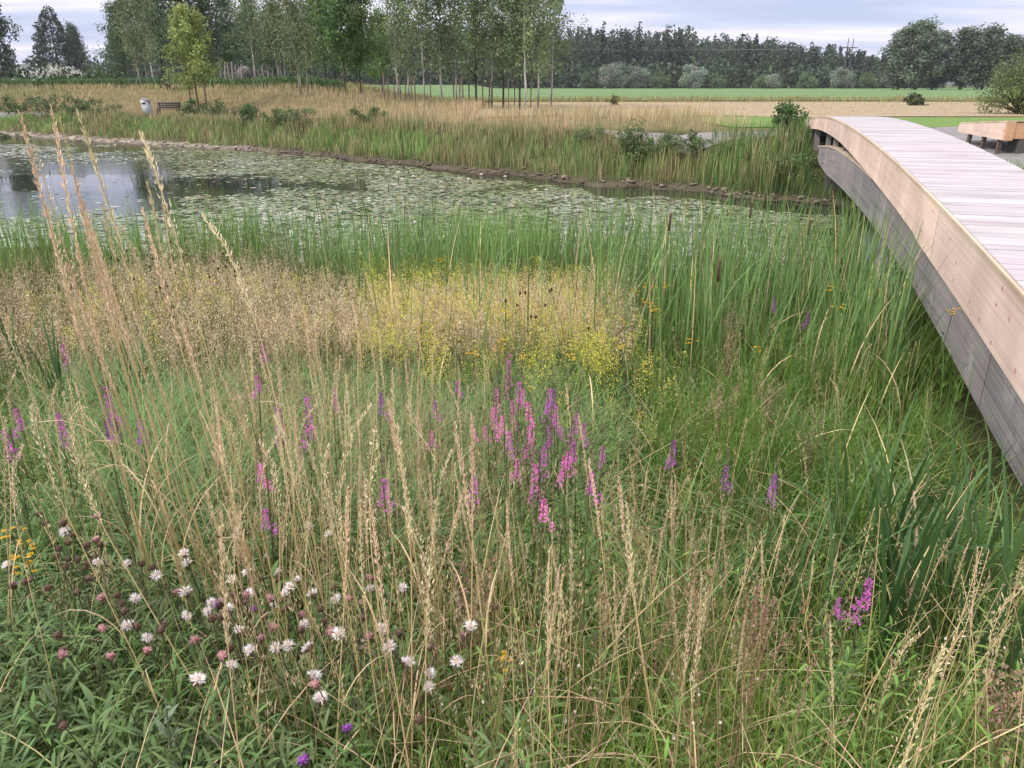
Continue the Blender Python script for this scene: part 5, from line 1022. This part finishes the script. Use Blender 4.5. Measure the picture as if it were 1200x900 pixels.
for fx, fy, s, lb in [(757, 336, 1, YR), (748, 343, .95, YR), (768, 338, 1, YR), (780, 335, 1, YR), (713, 346, .9, 'yellow flower alone left of the ragwort group'), (763, 356, 1, YR), (767, 362, .95, YR), (973, 338, 1, 'yellow flower high beside the dark water under the bridge'), (987, 360, .95, 'pale yellow flower nearest the bridge beam'), (728, 405, .85, YM), (807, 400, .85, YM), (888, 410, .8, YM), (515, 305, .95, 'orange yellow flower alone above the tan grass'), (593, 368, .9, YM), (557, 415, .8, YM), (582, 408, .8, YM), (590, 399, .8, YM), (613, 417, .8, YM), (670, 418, .8, YM), (623, 457, .7, 'yellow flower between the pink spikes'), (1112, 365, 1.05, 'tall yellow flowered stem in front of the grey beam'), (593, 772, .55, 'single small yellow flower low in the middle foreground'), (8, 625, .6, 'orange flower at the left edge above the knapweed'), (33, 640, .6, 'orange flower right of the left edge ones'), (36, 652, .6, 'orange flower beneath its twin near the left edge'), (24, 668, .55, 'lowest orange flower near the left edge'), (190, 320, .8, YM), (250, 330, .8, YM), (735, 380, .8, YM), (700, 372, .8, YM)]:
    x, y = at(fx, fy, s * .98); inst('yellow_flower', random.choice(YF), mat_at(x, y, s=s), lb, 'wildflower', 'yellow flowers')
S = Acc(); tube(S, [(0, 0, 0), (.01, 0, .5), (.02, .01, .98)], .0018, (.16, .14, .07), 4); Hd = Acc(); ellipsoid(Hd, (.02, .01, 1.0), (.011, .011, .019), (.060, .022, .022), 8, 6); BUR = [('stem', S.mesh('stem', M_DRY)), ('flower_head', Hd.mesh('flower_head', M_DRY, True))]
bl = [(207, 317), (202, 337), (188, 337), (187, 342), (250, 307), (263, 307), (272, 313), (278, 320), (250, 328), (267, 317), (258, 303), (244, 300), (275, 325), (258, 320), (603, 353), (613, 352), (643, 343), (606, 348), (650, 344), (690, 378), (618, 376), (640, 360), (590, 360), (625, 366)] + [(rng.uniform(110, 215), rng.uniform(285, 345)) for _ in range(16)]
for fx, fy in bl:
    x, y = at(fx, fy, .98); lft = fx < 400
    inst('burnet_flower', BUR, mat_at(x, y, s=rng.uniform(.93, 1.05), tilt=rng.normal(0, .05)), 'dark maroon burnet head dotted over the tan grass at left' if lft else 'dark maroon burnet head over the yellow bedstraw', 'wildflower', 'burnet heads at left' if lft else 'burnet heads over the bedstraw')
def seedplant(h, n=9):
    S = Acc(); H = Acc()
    for i in range(n):
        az = rng.uniform(0, 6.28); cen = blades(S, np.array([[rng.normal(0, .015), rng.normal(0, .015), 0]]), h * rng.uniform(.75, 1.05), .006, az, .02, rng.uniform(.1, .35), (.15, .09, .06), (.17, .10, .07), 6, [1, .9, .8, .7, .6, .5, .3], 3)
        panicle(H, cen, 85, .45, .04, .013, .010, (.30, .20, .15), .5)
    return [('stem', S.mesh('stem', M_DRY)), ('seed_head', H.mesh('seed_head', M_DRY))]
for fx, fy, h, lb in [(868, 335, 1.25, 'tall dark brown seed plant in front of the bulrush leaves'), (853, 445, .75, 'brown seed plant with pale tufts beneath the tall dark one'), (902, 440, .8, 'bushy brown seed plant left of the horsetail'), (958, 490, .75, 'round brown seed tuft in the horsetail'), (900, 690, .6, 'grey brown fluffy seed plant in the brown clump'), (1195, 790, .55, 'brown seed plant at the lower right edge'), (8, 335, .9, 'dark brown seed plant at the left edge'), (545, 640, .8, 'reddish seed plant in front of the dense straw')]:
    x, y = at(fx, fy, h); inst('seed_plant', seedplant(h), mat_at(x, y), lb, 'dead plant', 'brown seed plants')
# ------------------------------------------------------------------ broad iris leaves at the right
def irisleaf(i):
    A = Acc(); h = rng.uniform(.85, 1.3); blades(A, np.zeros((1, 3)), h, rng.uniform(.016, .028), 0, .04, rng.choice([.25, .5, .9, 2.1], p=[.35, .3, .2, .15]), (.040, .085, .024), (.070, .145, .045), 9, [.8, 1, 1, 1, .95, .9, .8, .65, .42, .04], .2); return A.mesh('leaf', M_LEAF)
IL = [irisleaf(i) for i in range(9)]
for fx, fy, lb in [(1045, 590, 'iris clump with upright leaves left of the pale right edge stalks'), (1085, 610, 'iris clump with broad leaves in the dark gap at right'), (1060, 650, 'iris clump rising behind the large magenta spike'), (1120, 560, 'iris clump with arching leaf below the bridge beam'), (1160, 600, 'iris clump nearest the right end of the bridge beam'), (1010, 560, 'iris clump at the left rim of the dark gap'), (1185, 680, 'iris clump at the right edge beneath the beam'), (870, 620, 'broad leaved clump behind the brown stalks'), (905, 590, 'broad leaved clump under the two purple spikes'), (930, 640, 'upright iris leaves right of the brown stalks'), (150, 420, 'bluish iris clump behind the tall straw clump'), (12, 395, 'iris clump at the left picture edge'), (60, 430, 'iris clump left of the tall straw stems')]:
    x, y = at(fx, fy, .7)
    if not near_ok(np.array([x]), np.array([y]), .4)[0]: x -= .45
    r_ = bpy.data.objects.new('iris_clump', None); COL.objects.link(r_); r_.matrix_world = mat_at(x, y, s=.62 if 200 < fx < 1000 else .9); tag(r_, lb, 'iris', 'iris clumps')
    for q in range(12):
        o = link('leaf', random.choice(IL), r_); o.location = (rng.normal(0, .05), rng.normal(0, .05), 0); o.rotation_euler = (0, 0, rng.uniform(0, 6.28)); s = rng.uniform(.8, 1.1); o.scale = (s, s, s)
# single leafy plants in the foreground
def leafplant(h, L, W, nl, col):
    S = Acc(); Lf = Acc(); t = np.linspace(0, 1, 6); tube(S, np.stack([.03 * t ** 2, .01 * t, t * h], 1), .0045 * (1 - .5 * t), np.array(col) * 1.3, 6)
    for i in range(nl):
        f = .12 + .88 * i / nl; blades(Lf, np.array([[.03 * f ** 2, 0, f * h]]), L * (1.15 - .7 * f), W * (1.1 - .5 * f), i * 2.4, rng.uniform(.4, .8), rng.uniform(1.1, 1.7), col, np.array(col) * 1.25, 5, [.3, .9, 1, .8, .5, .03])
    return [('stem', S.mesh('stem', M_LEAF)), ('foliage', Lf.mesh('foliage', M_LEAF))]
for fx, fy, h, a, lb in [(182, 822, .55, (.15, .11, .022, 22, (.14, .19, .12)), 'pale grey green leafy stem at the bottom left'), (250, 858, .42, (.12, .02, 18, (.13, .18, .11)), 'grey green curled leaf stem right of the pale one'), (1128, 780, .6, (.10, .02, 30, (.12, .215, .05)), 'bright green leafy plant at the lower right'), (1090, 790, .5, (.10, .02, 26, (.10, .18, .05)), 'leafy plant left of the bright green one at lower right'), (985, 760, .6, (.11, .019, 30, (.075, .14, .04)), 'dark leafy plant under the large magenta spike'), (120, 812, .5, (.17, .026, 16, (.09, .155, .06)), 'broad lobed leaf rosette at lower left'), (60, 800, .48, (.16, .024, 16, (.085, .15, .055)), 'broad leaved plant near the lower left corner'), (20, 860, .4, (.17, .026, 16, (.085, .145, .055)), 'broad leaved plant in the lower left corner'), (300, 880, .35, (.13, .02, 18, (.09, .15, .07)), 'leafy plant at the bottom edge under the white heads')]:
    a = a[-4:] if len(a) == 5 else a
    x, y = at(fx, fy, h); inst('leafy_plant', leafplant(h, *a), mat_at(x, y), lb, 'plant', 'leafy foreground plants')

# ------------------------------------------------------------------ haze in the air
m, n, l = newmat('haze_air'); out = n.new('ShaderNodeOutputMaterial'); v = n.new('ShaderNodeVolumePrincipled')
v.inputs['Color'].default_value = (.86, .90, 1, 1); v.inputs['Density'].default_value = .00016; v.inputs['Anisotropy'].default_value = .2
l.new(v.outputs[0], out.inputs['Volume'])
A = Acc(); box(A, (0, 0, 40), (5300, 5300, 88)); tag(link('haze', A.mesh('haze', m)), 'thin bluish haze in the air over the meadow and fields', kind='stuff')
